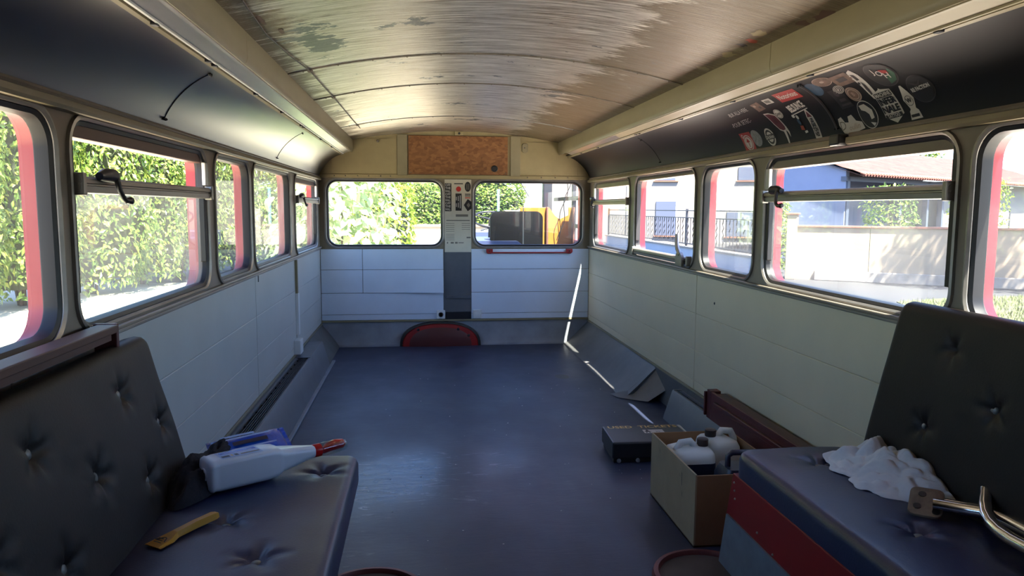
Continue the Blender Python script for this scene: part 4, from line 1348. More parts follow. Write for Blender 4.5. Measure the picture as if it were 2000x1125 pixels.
MB().prism(pr, 'x', .672, 1.06).build('base_panel', MT['redbase'], t, bevel=.003)
MB().prism([(YB, .004), (2.258, .004), (2.212, .19), (YB, .19)], 'x', .666, .673).build('kick_plate', MT['galv'], t)
for y, z in ((2.17, .31), (2.165, .285), (2.16, .26), (2.0, .22), (1.9, .20)):
    MB().lathe([(.004, 0), (.003, .003), (.0005, .004)], (.6715, y, z), (-1, 0, 0), 8).build('screw', MT['alu'], t)

# heaters ----------------------------------------------------------------------
def heater(s, ya, yb, label, depth=.13, h=.185):
    t = thing('heater', label, 'heater', (s * 1.07, (ya + yb) / 2, 0))
    x0 = 1.139; xf = x0 - depth + .03; xb = x0 - depth - .02
    body = [(x0, .001), (xb, .001), (xb + .004, .02), (xf, h - .004), (xf + .004, h), (xf + .016, h), (xf + .016, h - .03), (x0 - .012, h - .03), (x0 - .012, h), (x0, h)]
    MB().prism([(s * a, b) for a, b in body], 'y', ya, yb).build('body', MT['heater'], t, smooth=30)
    xs = [xf + .022 + i * .011 for i in range(int((x0 - .018 - xf - .02) / .011))]
    for x in xs:
        xx = sorted((s * x, s * (x + .004)))
        MB().box(xx[0], xx[1], ya + .09, yb - .3 if s < 0 else yb - .03, h - .012, h - .004).build('grille_slat', MT['darkmetal'], t)
    n = int((yb - ya) / .12)
    for i in range(1, n):
        y = ya + (yb - ya) * i / n
        if s < 0 and y > yb - .3: continue
        xx = sorted((s * (xf + .016), s * (x0 - .012)))
        MB().box(xx[0], xx[1], y, y + .006, h - .02, h - .012).build('grille_tie', MT['darkmetal'], t)
    for (a, b) in ((ya, ya + .08), (yb - .6 if s < 0 else yb - .02, yb)):
        xx = sorted((s * (xf + .004), s * x0))
        MB().box(xx[0], xx[1], a, b, h - .002, h + .003).build('end_plate', MT['heater'], t, bevel=.001)


heater(-1, 3.06, 5.54, 'long grey floor heater with slotted grille along the hedge-side wall')
heater(1, 2.9, 3.93, 'pale metal floor heater behind the maroon frame', .085, .165)
MB().box(-.992, -.968, 3.0, 5.7, 0.0, .012).build('trim_6', MT['skirt'], bevel=.004)['kind'] = 'structure'

# conduit, sockets, rails on the walls -----------------------------------------
t = thing('cable_conduit', 'white plastic cable trunking with junction box on the side wall', 'conduit', (-1.13, 5.06, .2))
MB().box(-1.149, -1.132, 5.060, 5.085, .60, .825).build('trunking', MT['cream_trim'], t, bevel=.002)
MB().box(-1.149, -1.128, 5.055, 5.095, .32, .60).build('trunking', MT['white'], t, bevel=.003)
MB().box(-1.149, -1.105, 4.95, 5.06, .205, .30).build('junction_box', MT['white'], t, bevel=.004)
for x, lab in ((-.145, 'white wall socket with round recess left of the grey lino strip'), (.168, 'blank white wall socket plate right of the grey lino strip')):
    t = thing('wall_socket', lab, 'socket', (x, Y1 - .02, .228))
    MB().box(x - .036, x + .036, Y1 - .030, Y1 - .012, .228, .302).build('plate', MT['white'], t, bevel=.004)
    if x < 0:
        MB().lathe([(.022, 0), (.022, .002), (.018, .002), (.017, -.004), (.002, -.004)], (x, Y1 - .030, .265), (0, -1, 0), 18).build('recess', MT['galv'], t)
        for dx in (-.008, .008):
            MB().lathe([(.003, 0), (.003, .004)], (x + dx, Y1 - .0292, .265), (0, -1, 0), 8).build('pin_hole', MT['black'], t)
    else:
        MB().box(x - .024, x + .024, Y1 - .0325, Y1 - .030, .242, .288).build('blank_insert', MT['white'], t, bevel=.002)

t = thing('grab_rail', 'red painted grab rail under the cab-side bulkhead window', 'rail', (.615, Y1 - .03, .79))
for x in (.245, .940):
    MB().prism([(x, .828), (x + .055, .828), (x + .055, .80), (x + .04, .788), (x + .008, .788), (x, .80)], 'y', Y1 - .045, Y1 - .012).build('bracket', MT['redbase'], t, bevel=.004)
    MB().lathe([(.008, 0), (.006, .004), (.001, .005)], (x + .027, Y1 - .045, .81), (0, -1, 0), 10).build('screw', MT['maroon'], t)
MB().box(.275, .96, Y1 - .042, Y1 - .022, .790, .802).build('bar', MT['redbase'], t, bevel=.004)

t = thing('osb_board', 'bare chipboard panel with a round black knob between cream pilasters', 'board', (.01, Y1 - .02, 1.455))
def osb_mat():
    m, tt, b = nt('chipboard')
    N_, Lk = tt.nodes, tt.links
    tc = N_.new('ShaderNodeTexCoord')
    vo = N_.new('ShaderNodeTexVoronoi'); vo.inputs['Scale'].default_value = 34
    mp = N_.new('ShaderNodeMapping'); mp.inputs['Scale'].default_value = (1, 1, 1.8); mp.inputs['Rotation'].default_value = (0, .5, 0)
    nz = N_.new('ShaderNodeTexNoise'); nz.inputs['Scale'].default_value = 7; nz.inputs['Detail'].default_value = 5
    Lk.new(tc.outputs['Object'], mp.inputs[0]); Lk.new(tc.outputs['Object'], nz.inputs[0])
    mv = N_.new('ShaderNodeMix'); mv.data_type = 'RGBA'; mv.inputs[0].default_value = .12
    Lk.new(mp.outputs[0], mv.inputs[6]); Lk.new(nz.outputs[1], mv.inputs[7]); Lk.new(mv.outputs[2], vo.inputs[0])
    r = N_.new('ShaderNodeValToRGB'); Lk.new(vo.outputs['Color'], r.inputs[0])
    r.color_ramp.elements[0].position = .15; r.color_ramp.elements[0].color = lin((116, 72, 37))
    r.color_ramp.elements[1].position = .85; r.color_ramp.elements[1].color = lin((148, 100, 58))
    Lk.new(r.outputs[0], b.inputs['Base Color']); b.inputs['Roughness'].default_value = .65
    return m
MT['osb'] = osb_mat()
MB().box(-.408, .428, Y1 - .016, Y1 - .004, 1.456, 1.777).build('panel', MT['osb'], t, bevel=.002)
MB().lathe([(.028, 0), (.028, .006), (.022, .008), (.018, .004), (.001, .004)], (.315, Y1 - .016, 1.508), (0, -1, 0), 20).build('knob', MT['black'], t, smooth=40)
for x, z in ((-.39, 1.47), (-.39, 1.76), (.41, 1.70), (.41, 1.47)):
    MB().lathe([(.005, 0), (.003, .002)], (x, Y1 - .016, z), (0, -1, 0), 8).build('screw', MT['rust'], t)
t = thing('ceiling_sensor', 'small round white fitting on the cream bulkhead panel', 'fitting', (.575, Y1 - .01, 1.66))
MB().loops([[(x, Y1 - .007, z) for x, z in rrect(.548, .602, 1.645, 1.725, .02)], [(x, Y1 - .018, z) for x, z in rrect(.552, .598, 1.649, 1.721, .017)]], True, True, True).build('plate', MT['cream_trim'], t)
MB().lathe([(.005, 0), (.004, .003)], (.572, Y1 - .018, 1.687), (0, -1, 0), 8).build('screw', MT['black'], t)
o = MB().lathe([(.012, 0), (.012, .008), (.006, .010), (.001, .010)], (-.66, Y1 - .007, 1.726), (0, -1, 0), 14).build('cable_grommet', MT['rust'])
tag(o, 'small dark grommet high on the cream bulkhead panel', 'grommet')

# notice on the centre post -----------------------------------------------------
def text_mb(body, size, w_max=None, bold=0.0, shear=0.0):
    cu = bpy.data.curves.new('txt', 'FONT')
    cu.body = body; cu.size = size; cu.align_x = 'CENTER'; cu.align_y = 'CENTER'; cu.resolution_u = 2
    cu.offset = bold; cu.shear = shear; cu.space_line = .85
    ob = bpy.data.objects.new('txt', cu); COL.objects.link(ob)
    dg = bpy.context.evaluated_depsgraph_get()
    me = bpy.data.meshes.new_from_object(ob.evaluated_get(dg))
    vs = [Vector(v.co) for v in me.vertices]; fs = [tuple(p.vertices) for p in me.polygons]
    bpy.data.objects.remove(ob); bpy.data.curves.remove(cu); bpy.data.meshes.remove(me)
    if vs and w_max:
        w = max(v.x for v in vs) - min(v.x for v in vs)
        if w > w_max:
            for v in vs: v.x *= w_max / w
    return vs, fs


def front_flat(vs, fs, cx, cz, dy, name, mt, parent, rot=0.0):
    c, s_ = math.cos(rot), math.sin(rot)
    return MB().add([(cx + v.x * c - v.y * s_, Y1 - dy, cz + v.x * s_ + v.y * c) for v in vs], fs).build(name, mt, parent, recalc=False)


def quad_v(w, h):
    return [Vector((-w / 2, -h / 2, 0)), Vector((w / 2, -h / 2, 0)), Vector((w / 2, h / 2, 0)), Vector((-w / 2, h / 2, 0))], [(0, 1, 2, 3)]


def disc_v(rx, ry, n=28, r_in=None):
    o = [Vector((rx * math.cos(2 * PI * k / n), ry * math.sin(2 * PI * k / n), 0)) for k in range(n)]
    if r_in is None: return o, [tuple(range(n))]
    i_ = [Vector((r_in * v.x, r_in * v.y, 0)) for v in o]
    return o + i_, [(k, (k + 1) % n, n + (k + 1) % n, n + k) for k in range(n)]


t = thing('notice_sheet', 'cream paper notice covered in small labels on the centre post', 'notice', (.006, Y1 - .01, .80))
MB().box(-.108, .118, Y1 - .008, Y1 - .003, .80, 1.415).build('sheet', MT['paper'], t)
d1, d2, d3 = .0090, .0096, .0102
front_flat(*quad_v(.055, .235), -.078, 1.265, d1, 'black_label', MT['ink'], t)
for k, w_ in enumerate(('OFF', 'THE', 'WALL', 'OFF', 'THE', 'WALL', 'OFF', 'THE', 'WALL')):
    vs, fs = text_mb(w_, .026, .044, .0006)
    front_flat(vs, fs, -.080, 1.367 - k * .0255, d2, 'lettering', MT['stick_w'], t)
front_flat(*disc_v(.021, .022), .010, 1.335, d1, 'red_stamp', MT['inkred'], t)
front_flat(*quad_v(.075, .008), .010, 1.380, d1, 'printed_line', MT['ink'], t)
front_flat(*quad_v(.052, .145), .010, 1.225, d1, 'black_label', MT['ink'], t)
for k in range(6):
    front_flat(*quad_v(.006, .03 + .012 * (k % 3)), -.008 + (k % 3) * .016, 1.255 - (k // 3) * .055, d2, 'label_mark', MT['stick_w'], t)
front_flat(*disc_v(.026, .042), .088, 1.355, d1, 'black_oval', MT['ink'], t)
for k in range(3):
    front_flat(*quad_v(.004, .05), .078 + k * .010, 1.355, d2, 'label_mark', MT['inkgrey'], t)
for z, mt in ((1.292, 'ink'), (1.278, 'ink'), (1.262, 'inkred')):
    front_flat(*quad_v(.048, .008), .088, z, d1, 'printed_line', MT[mt], t)
front_flat([Vector((0, -.052, 0)), Vector((.030, -.03, 0)), Vector((.030, .03, 0)), Vector((0, .052, 0)), Vector((-.034, 0, 0))], [(0, 1, 2, 3, 4)], .088, 1.20, d1, 'black_diamond', MT['ink'], t)
front_flat([Vector((0, -.022, 0)), Vector((.016, 0, 0)), Vector((0, .022, 0)), Vector((-.016, 0, 0))], [(0, 1, 2, 3)], .094, 1.20, d2, 'label_mark', MT['inkgrey'], t)
front_flat(*quad_v(.105, .020), .038, 1.112, d1, 'printed_heading', MT['inkgrey'], t)
front_flat(*quad_v(.20, .008), .005, 1.070, d1, 'printed_line', MT['inkgrey'], t)
for k in range(5):
    front_flat(*quad_v(.072, .0035), -.062, 1.045 - k * .017, d1, 'printed_line', MT['inkgrey'], t)
    if k < 4: front_flat(*quad_v(.072, .0035), .072, 1.045 - k * .017, d1, 'printed_line', MT['inkgrey'], t)
for k in range(5):
    front_flat(*quad_v(.072, .003), -.062, .952 - k * .012, d1, 'printed_line', MT['inkgrey'], t)
front_flat(*quad_v(.035, .012), .095, .925, d1, 'printed_line', MT['inkgrey'], t)
for x, w_ in ((-.085, .010), (-.045, .026), (-.010, .022), (.030, .045)):
    front_flat(*quad_v(w_, .014 if x < .02 else .007), x, .880, d1, 'ink_mark', MT['inkgrey'], t)

# red arched hatch at the foot of the bulkhead -----------------------------------
t = thing('arched_hatch', 'dusty maroon arched cover at the foot of the bulkhead', 'hatch', (-.15, Y1 - .05, 0))
def arch_pts(cx, a, h, n=24, p=2.4):
    return [(cx + a * (abs(math.cos(PI * k / n)) ** (2 / p)) * (1 if math.cos(PI * k / n) >= 0 else -1), h * math.sin(PI * k / n) ** (2 / p)) for k in range(n + 1)]
yb = Y1 - .013
big, mid, sml = arch_pts(-.15, .345, .205), arch_pts(-.15, .325, .192), arch_pts(-.15, .265, .160)
MB().loops([[(x, yb, z + .001) for x, z in big], [(x, yb - .055, z + .001) for x, z in big], [(x, yb - .06, z + .001) for x, z in mid], [(x, yb - .03, z + .001) for x, z in mid]], False).build('rubber_edge', MT['rubber'], t, smooth=40)
MB().loops([[(x, yb - .05, z + .001) for x, z in mid], [(x, yb - .062, z + .001) for x, z in arch_pts(-.15, .315, .186)], [(x, yb - .066, z + .001) for x, z in sml]], False).build('rim', MT['redbase'], t, smooth=40)
cp = [[(x, yb - .066, z + .001) for x, z in sml], [(x, yb - .074, z + .001) for x, z in arch_pts(-.15, .24, .145)], [(x, yb - .085, z + .001) for x, z in arch_pts(-.15, .12, .08)], [(-.15, yb - .09, .001)] * 25]
MB().loops(cp, False).build('cover_plate', MT['maroon'], t, smooth=40)
for x in (-.34, .0, .09, -.06):
    MB().lathe([(.012, 0), (.012, .01), (.005, .014)], (x, yb - .062, .145 if x != -.06 and x < .05 else .09), (0, -1, 0), 10).build('bolt', MT['darkmetal'], t)
MB().add([(-.235, yb - .079, .07), (-.222, yb - .079, .07), (-.205, yb - .073, .128), (-.185, yb - .071, .148), (-.215, yb - .072, .142), (-.228, yb - .073, .12)], [(0, 1, 2, 3, 4, 5)]).build('paint_chip', MT['stick_w'], t)

# loose wiring along the ceiling --------------------------------------------------
pts = [(-.80, 2.2), (-.815, 2.6), (-.80, 2.95), (-.775, 3.30), (-.77, 3.7), (-.765, 4.07), (-.76, 4.6), (-.755, 5.1), (-.75, 5.40), (-.745, 5.65)]
P3 = []
for (x0, y0), (x1, y1) in zip(pts, pts[1:]):
    for k in range(5):
        u = k / 5
        x, y = x0 + (x1 - x0) * u, y0 + (y1 - y0) * u
        P3.append((x, y, arch(x, y) - .006))
o = MB().tube(P3, .0028, 6).build('ceiling_wire', MT['stick_dk'], smooth=60)
tag(o, 'thin loose wire running along the scraped metal ceiling', 'wire')
for i, (x, y) in enumerate(((-.775, 3.30), (-.765, 4.07), (-.75, 5.40))):
    o = MB().lathe([(.012, 0), (.012, -.008), (.006, -.012), (.001, -.013)], (x, y + .012, arch(x, y)), (0, 0, 1), 10).build('wire_clip', MT['rust'])
    tag(o, ('rusty wire clip on the nearest ceiling seam', 'rusty wire clip on the middle ceiling seam', 'rusty wire clip on the ceiling seam next to the bulkhead')[i], 'clip', 'ceiling wire clips')

# USED TICKETS box -----------------------------------------------------------------
MT['ticket'] = mat('black_painted_box', (30, 31, 36), 0.38, var=0.15, vscale=12)
t = thing('ticket_box', 'flat black box lettered USED TICKETS lying on the floor', 'box', (.76, 3.36, 0))
c, sn = math.cos(-.05), math.sin(-.05)
TO = Vector((.560, 3.238, 0))
TU = Vector((1, -.02, 0)).normalized(); TV = Vector((.05, 1, 0)).normalized()
MB().obox(TO + TU * .2 + TV * .13 + Vector((0, 0, .06)), (.40, .262, .08), TU, TV, ZU).build('body', MT['ticket'], t, bevel=.008)
MB().obox(TO + TU * .2 + TV * .13 + Vector((0, 0, .012)), (.385, .245, .022), TU, TV, ZU).build('base', MT['black'], t, bevel=.003)
for u in (.03, .12):
    o = MB().lathe([(.010, 0), (.010, .006), (.003, .008)], TO + TU * u - TV * .001 + Vector((0, 0, .014)), -TV, 10)
    o.build('foot_screw', MT['galv'], t)
MB().obox(TO + TU * .33 + TV * .01 + Vector((0, 0, .1012)), (.12, .006, .0015), TU, TV, ZU).build('edge_scratch', MT['galv'], t)
def flat_on(vs, fs, cu, cv, z, nm, mt, par):
    return MB().add([TO + TU * (cu + v.x) + TV * (cv + v.y) + ZU * z for v in vs], fs).build(nm, mt, par, recalc=False)
for wd, cu, wm in (('USED', .085, .125), ('TICKETS', .275, .215)):
    vs, fs = text_mb(wd, .052, wm, .0012)
    flat_on(vs, fs, cu, .232, .1008, 'lettering', MT['gold'], t)
st = flat_on(*quad_v(.10, .055), .235, .155, .1008, 'pictogram_label', MT['stick_w'], t)
flat_on(*disc_v(.007, .007, 12), .205, .172, .1014, 'pictogram_head', MT['ink'], t)
flat_on([Vector(p + (0,)) for p in ((-.012, -.024), (-.006, -.024), (-.002, -.006), (.002, -.006), (.007, -.024), (.013, -.024), (.008, .004), (.016, -.006), (.019, -.002), (.006, .010), (-.004, .010), (-.016, -.004), (-.012, -.008), (-.006, .0))], [tuple(range(14))], .205, .155, .1014, 'pictogram_figure', MT['ink'], t)
vs, fs = text_mb('in', .03)
flat_on(vs, fs, .255, .150, .1014, 'lettering', MT['ink'], t)

# cardboard box with canisters -------------------------------------------------------
MT['card'] = mat('worn_cardboard', (168, 146, 114), 0.8, var=0.10, vscale=9)
MT['card_in'] = mat('brown_cardboard', (150, 112, 76), 0.85, var=0.1, vscale=9)
t = thing('cardboard_box', 'open cardboard box holding canisters beside the red bench base', 'box', (.79, 2.61, 0))
bx0, bx1, by0, by1, bh = .622, .955, 2.372, 2.862, .262
MB().box(bx0, bx0 + .006, by0, by1, .001, bh).build('side_panel', MT['card'], t)
MB().box(bx1 - .006, bx1, by0, by1, .001, bh).build('side_panel', MT['card_in'], t)
MB().box(bx0 + .006, bx1 - .006, by0, by0 + .006, .001, bh - .004).build('end_panel', MT['card_in'], t)
MB().box(bx0 + .006, bx1 - .006, by1 - .006, by1, .001, bh).build('end_panel', MT['card_in'], t)
MB().box(bx0, bx1, by0, by1, .0005, .006).build('bottom_panel', MT['card_in'], t)
for (y, z0, z1, w_) in ((2.50, .17, .23, .004), (2.495, .13, .16, .003), (2.52, .20, .215, .006), (2.75, .21, .235, .003)):
    MB().add([(bx0 - .0006, y, z0), (bx0 - .0006, y + w_, z0 + .01), (bx0 - .0006, y + w_ * 1.5, z1), (bx0 - .0006, y, z1 - .01)], [(0, 1, 2, 3)]).build('pen_mark', MT['ink'], t)

MT['hdpe'] = mat('milky_plastic', (206, 208, 204), 0.4)
MT['hdpe_dk'] = mat('brown_cap', (52, 40, 36), 0.5)
MT['navy'] = mat('navy_label', (30, 36, 60), 0.45)


def canister(label, x, y, w_, d_, h_, capx, label_navy=False, rot=0.0, mt='hdpe'):
    t = thing('canister', label, 'canister', (x, y, .007), 'canisters in the cardboard box')
    R_ = Matrix.Rotation(rot, 3, 'Z')
    def P(p): return Vector((x, y, .007)) + R_ @ Vector(p)
    L = []
    for (f, z) in ((.93, 0), (1, .012), (1, h_ * .76), (.975, h_ * .83), (.90, h_ * .89), (.72, h_ * .93), (.3, h_ * .95)):
        sh = (1 - f) * (w_ / 2 + capx) * .0
        L.append([P((a * f + capx * (1 - f), b * f, z)) for a, b in rrect(-w_ / 2, w_ / 2, -d_ / 2, d_ / 2, .03, 5)])
    bd = MB().loops(L, True, True, True).build('body', MT[mt], t, smooth=60)
    MB().lathe([(.021, 0), (.022, .004), (.022, .026), (.018, .029)], P((capx, 0, h_ * .95)), (0, 0, 1), 16).build('cap', MT['hdpe_dk'], t, smooth=40)
    sg = -1 if capx > 0 else 1
    MB().tube([P((capx + sg * .028, 0, h_ * .92)), P((capx + sg * .05, 0, h_ * 1.02)), P((capx + sg * .09, 0, h_ * 1.0)), P((capx + sg * .105, 0, h_ * .90)), P((capx + sg * .11, 0, h_ * .74))], [.014, .014, .014, .014, .015], 10).build('handle', MT[mt], t, smooth=60)
    if label_navy:
        pts_ = rrect(-w_ / 2 - .0012, w_ / 2 + .0012, -d_ / 2 - .0012, d_ / 2 + .0012, .031, 5)
        sel = [q for q in pts_]
        MB().loops([[P((a, b, h_ * .45)) for a, b in sel], [P((a, b, h_ * .775)) for a, b in sel]], True).build('label', MT['navy'], t, smooth=50)
    return t


canister('milky canister with a brown screw cap at the middle of the cardboard box', .72, 2.70, .17, .17, .262, .055, True)
canister('milky canister with a dark screw cap at the back corner of the cardboard box', .865, 2.765, .14, .15, .280, -.035, rot=.15)
MT['navyplastic'] = mat('navy_plastic', (34, 40, 62), 0.35)
t = thing('oil_jug', 'dark navy oil jug with square handle at the near end of the cardboard box', 'jug', (.82, 2.47, .007))
MB().loops([[(a, b, z) for a, b in rrect(.745, .915, 2.40, 2.525, .025, 4)] for z in (.007, .225)] + [[(a, b, .258) for a, b in rrect(.76, .90, 2.41, 2.515, .02, 4)]], True, True, True).build('body', MT['navyplastic'], t, smooth=50)
hp = [(.775, 2.46, .25), (.775, 2.46, .295), (.79, 2.46, .306), (.875, 2.46, .306), (.89, 2.46, .295), (.89, 2.46, .25)]
MB().tube(hp, .011, 8).build('handle', MT['navyplastic'], t, smooth=60)
MB().add([(.77, 2.3985, .06), (.89, 2.3985, .06), (.89, 2.3985, .185), (.77, 2.3985, .185)], [(0, 1, 2, 3)]).build('label', MT['navy'], t)

# maroon frame against the wall -------------------------------------------------------
t = thing('maroon_frame', 'maroon wooden frame standing against the wall behind the cardboard box', 'frame', (1.06, 3.0, 0))
MB().box(1.045, 1.095, 3.285, 3.335, .19, .318).build('end_post', MT['maroon'], t, bevel=.003)
MB().box(1.045, 1.06, 2.25, 3.285, .19, .315).build('front_board', MT['maroon'], t, bevel=.002)
MB().box(1.06, 1.12, 2.25, 3.29, .292, .305).build('top_board', MT['brownwood'], t, bevel=.003)
MB().box(1.030, 1.046, 2.25, 3.22, .262, .282).build('cross_batten', MT['maroon'], t, bevel=.003)
MB().box(1.035, 1.05, 3.335, 3.35, .19, .305).build('edge_strip', MT['maroon'], t, bevel=.003)
MB().box(1.045, 1.095, 2.25, 3.335, .182, .192).build('bottom_board', MT['maroon'], t)

# round flanged floor covers ------------------------------------------------------------
MT['rimred'] = mat('worn_red_rim', (120, 62, 58), 0.5, var=0.2, vscale=12)
MT['cover'] = mat('brown_floor_cover', (92, 80, 74), 0.6, var=0.2, vscale=8)
for x, y, r, lb in ((.59, 2.155, .178, 'round floor cover with raised red rim beside the red bench base'), (-.475, 2.15, .175, 'round floor cover with raised red rim beside the hedge-side bench')):
    t = thing('floor_cover', lb, 'floor cover', (x, y, 0), 'round floor covers')
    MB().lathe([(r * .88, 0), (r * .88, .006), (.001, .006)], (x, y, .0006), (0, 0, 1), 40).build('plate', MT['cover'], t)
    MB().lathe([(r * .86, 0), (r * .86, .012), (r * .89, .020), (r * .97, .018), (r, .002), (r, 0)], (x, y, .0006), (0, 0, 1), 40, cap=False).build('rim', MT['rimred'], t, smooth=50)

# ================================================================== things on the benches
# white bottle lying on the left bench
MT['bottle'] = mat('white_bottle_plastic', (225, 228, 232), 0.28, spec=.6)
MT['redcap'] = mat('red_cap_plastic', (205, 24, 26), 0.3)
MT['clearcap'] = glass_mat('clear_cap', 0.02)
MT['bluefoil'] = mat('blue_foil_packet', (26, 84, 188), 0.25, var=0.25, vscale=18, spec=.7, bump=.3, bscale=25)
MT['palelabel'] = mat('pale_blue_label', (176, 192, 222), 0.4)
A0 = Vector((-.888, 1.978, .468)); B0_ = Vector((-.535, 2.243, .458))
AX = (B0_ - A0).normalized()
SX = AX.cross(Vector((0, 0, 1))).normalized()   # across, horizontal
UX = SX.cross(AX).normalized()
t = thing('spray_bottle', 'white plastic bottle with red nozzle lying on the hedge-side bench', 'bottle', (-.72, 2.1, .416))
LB = (B0_ - A0).length


def bsec(s_, hw, hh, r, lift=0.0):
    return [A0 + AX * s_ + SX * a + UX * (b + lift) for a, b in rrect(-hw, hw, -hh, hh, r, 5)]


secs = [(0.0, .034, .036, .02), (.004, .041, .042, .02), (.012, .043, .044, .018), (.018, .0405, .042, .016), (.03, .042, .0435, .016), (.165, .042, .0435, .016), (.195, .041, .041, .018), (.206, .038, .036, .02), (.212, .036, .033, .02), (.25, .031, .028, .02), (.292, .024, .021, .018), (.318, .0185, .0175, .016)]
MB().loops([bsec(*q, lift=0.0) for q in secs], True, True, True).build('body', MT['bottle'], t, smooth=50)
MB().lathe([(.018, 0), (.0195, .003), (.0195, .024), (.017, .026)], A0 + AX * .316, AX, 18).build('cap', MT['redcap'], t, smooth=40)
MB().tube([A0 + AX * .348 - UX * .006 + SX * .002, A0 + AX * .365 + UX * .002, A0 + AX * .39 + UX * .006, A0 + AX * .415 + UX * .005, A0 + AX * .424 + UX * .003], [.008, .014, .016, .014, .006], 12).build('nozzle', MT['redcap'], t, smooth=60)
MB().lathe([(.0195, 0), (.021, .02), (.020, .06), (.015, .082), (.005, .088)], A0 + AX * .343, AX, 18).build('clear_cover', MT['clearcap'], t, smooth=60)
# label on the upper face
lb = MB().loops([[A0 + AX * s_ + SX * a + UX * (.0440) for a in (-.026, .030)] for s_ in (.036, .150)], False).build('label', MT['palelabel'], t)
for k, (s0, s1, a0, a1, mt) in enumerate(((.040, .062, .010, .024, 'navy'), (.066, .072, .008, .022, 'gold'), (.076, .086, .008, .024, 'navy'), (.092, .145, .014, .022, 'inkgrey'), (.045, .145, -.020, -.004, 'bluefoil'))):
    MB().loops([[A0 + AX * s_ + SX * a + UX * .0444 for a in (a0, a1)] for s_ in (s0, s1)], False).build('label_print', MT[mt], lb)
MB().tube([A0 + AX * -.001 + .017 * (math.cos(2 * PI * k / 16) * SX + math.sin(2 * PI * k / 16) * UX) for k in range(16)], .0025, 6, closed=True).build('base_ring', MT['bottle'], t, smooth=60)

# blue packet lying behind it
t = thing('wipes_packet', 'shiny blue foil packet lying behind the white bottle', 'packet', (-.76, 2.17, .43))
PO = Vector((-.918, 2.150, .502)); PU = Vector((.160, .098, .006)).normalized(); PV = Vector((.066, -.125, -.055)).normalized()
PN = PU.cross(PV).normalized()
if PN.z < 0: PN = -PN
def pk(u, v, k):
    th = .016 * max(0, math.sin(PI * u)) ** .5 * max(0, math.sin(PI * v)) ** .5 * k
    return PO + PU * (.200 * u) + PV * (.105 * v) + PN * (th + .003 * noise.noise(Vector((u * 9, v * 5, k))))
m = MB()
m.loops([[pk(i / 16, j / 8, 1) for i in range(17)] for j in range(9)], False)
m.loops([[pk(i / 16, j / 8, -1) for i in range(17)] for j in range(9)], False)
m.build('body', MT['bluefoil'], t, smooth=60)
for u in (-.006, 1.006):
    MB().loops([[PO + PU * (.200 * u + .012 * k * (1 if u > .5 else -1)) + PV * (.105 * j / 12) + PN * (.002 * (j % 2)) for j in range(13)] for k in (0, 1)], False).build('crimped_end', MT['bluefoil'], t)
MB().loops([[PO + PU * (.200 * u) + PV * (.105 * v) + PN * .0195 for u in (.25, .5, .75)] for v in (.42, .5, .58)], False).build('fold_seam', MT['navy'], t)

for v0, v1, u0, u1 in ((.12, .20, .12, .6), (.24, .30, .12, .8), (.70, .76, .2, .85), (.80, .85, .2, .7)):
    MB().loops([[PO + PU * (.200 * u) + PV * (.105 * v) + PN * .0195 for u in (u0, u1)] for v in (v0, v1)], False).build('packet_print', MT['palelabel'], t)
# dark crumpled garment heaped by the backrest
MT['darkcloth'] = mat('navy_black_cloth', (22, 24, 34), 0.9, bump=.4, bscale=60)
def heap(O, rx, ry, h, rot, seed, n=34, base=None):
    m = MB()
    L = []
    for i in range(n + 1):
        row = []
        for j in range(n + 1):
            u, v = -1 + 2 * i / n, -1 + 2 * j / n
            # squircle map
            x = u * math.sqrt(1 - v * v / 2); y = v * math.sqrt(1 - u * u / 2)
            q = math.hypot(x, y)
            rr = 1 + .16 * noise.noise(Vector((math.atan2(y, x) * 1.3, seed, 0))) * q
            f = max(0, 1 - q ** 2.2) ** .8
            fold = .5 + .5 * noise.noise(Vector((x * 2.6 + seed, y * 2.6, 1.3)))
            crease = abs(noise.noise(Vector((x * 4.5, y * 4.5, seed * 1.7))))
            z = h * f * (.45 + .75 * fold - .45 * crease) + .004 * (1 - f) + .010 * abs(noise.noise(Vector((x * 7, y * 7, seed)))) * (1 - q * .6)
            px = x * rx * rr; py = y * ry * rr
            row.append(Vector(O) + Vector((px * math.cos(rot) - py * math.sin(rot), px * math.sin(rot) + py * math.cos(rot), max(.002, z))))
        L.append(row)
    m.loops(L, False)
    m.loops([[p - Vector((0, 0, .0015)) for p in row] for row in L], False)
    return m
o = heap((-.905, 2.085, .418), .078, .215, .105, -.2, 3).build('dark_garment', MT['darkcloth'], smooth=80)
tag(o, 'dark navy crumpled garment heaped against the buttoned backrest', 'garment')

# yellow plastic scraper
MT['yellow'] = mat('yellow_plastic', (214, 150, 28), 0.4, var=.06, vscale=20)
t = thing('plastic_scraper', 'yellow plastic scraper lying on the hedge-side bench', 'scraper', (-.87, 1.74, .417))
Sa = Vector((-.905, 1.672, .4195)); Sb = Vector((-.812, 1.812, .4215))
SD = (Sb - Sa); SLn = SD.length; SD.normalize(); SS = SD.cross(ZU).normalized()
def sp(s_, a, z): return Sa + SD * s_ + SS * a + ZU * z
m = MB()
for (s_, hw, z0, z1) in ((-.012, .024, 0, .0025), (.020, .022, 0, .006), (.042, .0125, 0, .011), (.10, .010, .001, .014), (.150, .011, .001, .014), (.163, .009, .001, .012)):
    pass
prof = [(-.014, .027, .002, .0035), (.024, .0235, .001, .009), (.046, .0125, .001, .014), (.10, .0105, .001, .017), (.155, .012, .001, .016), (.166, .009, .002, .013)]
m.loops([[sp(s_, -hw, z0), sp(s_, hw, z0), sp(s_, hw * .7, z1), sp(s_, -hw * .7, z1)] for (s_, hw, z0, z1) in prof], True, True, True)
m.build('body', MT['yellow'], t, bevel=.001)
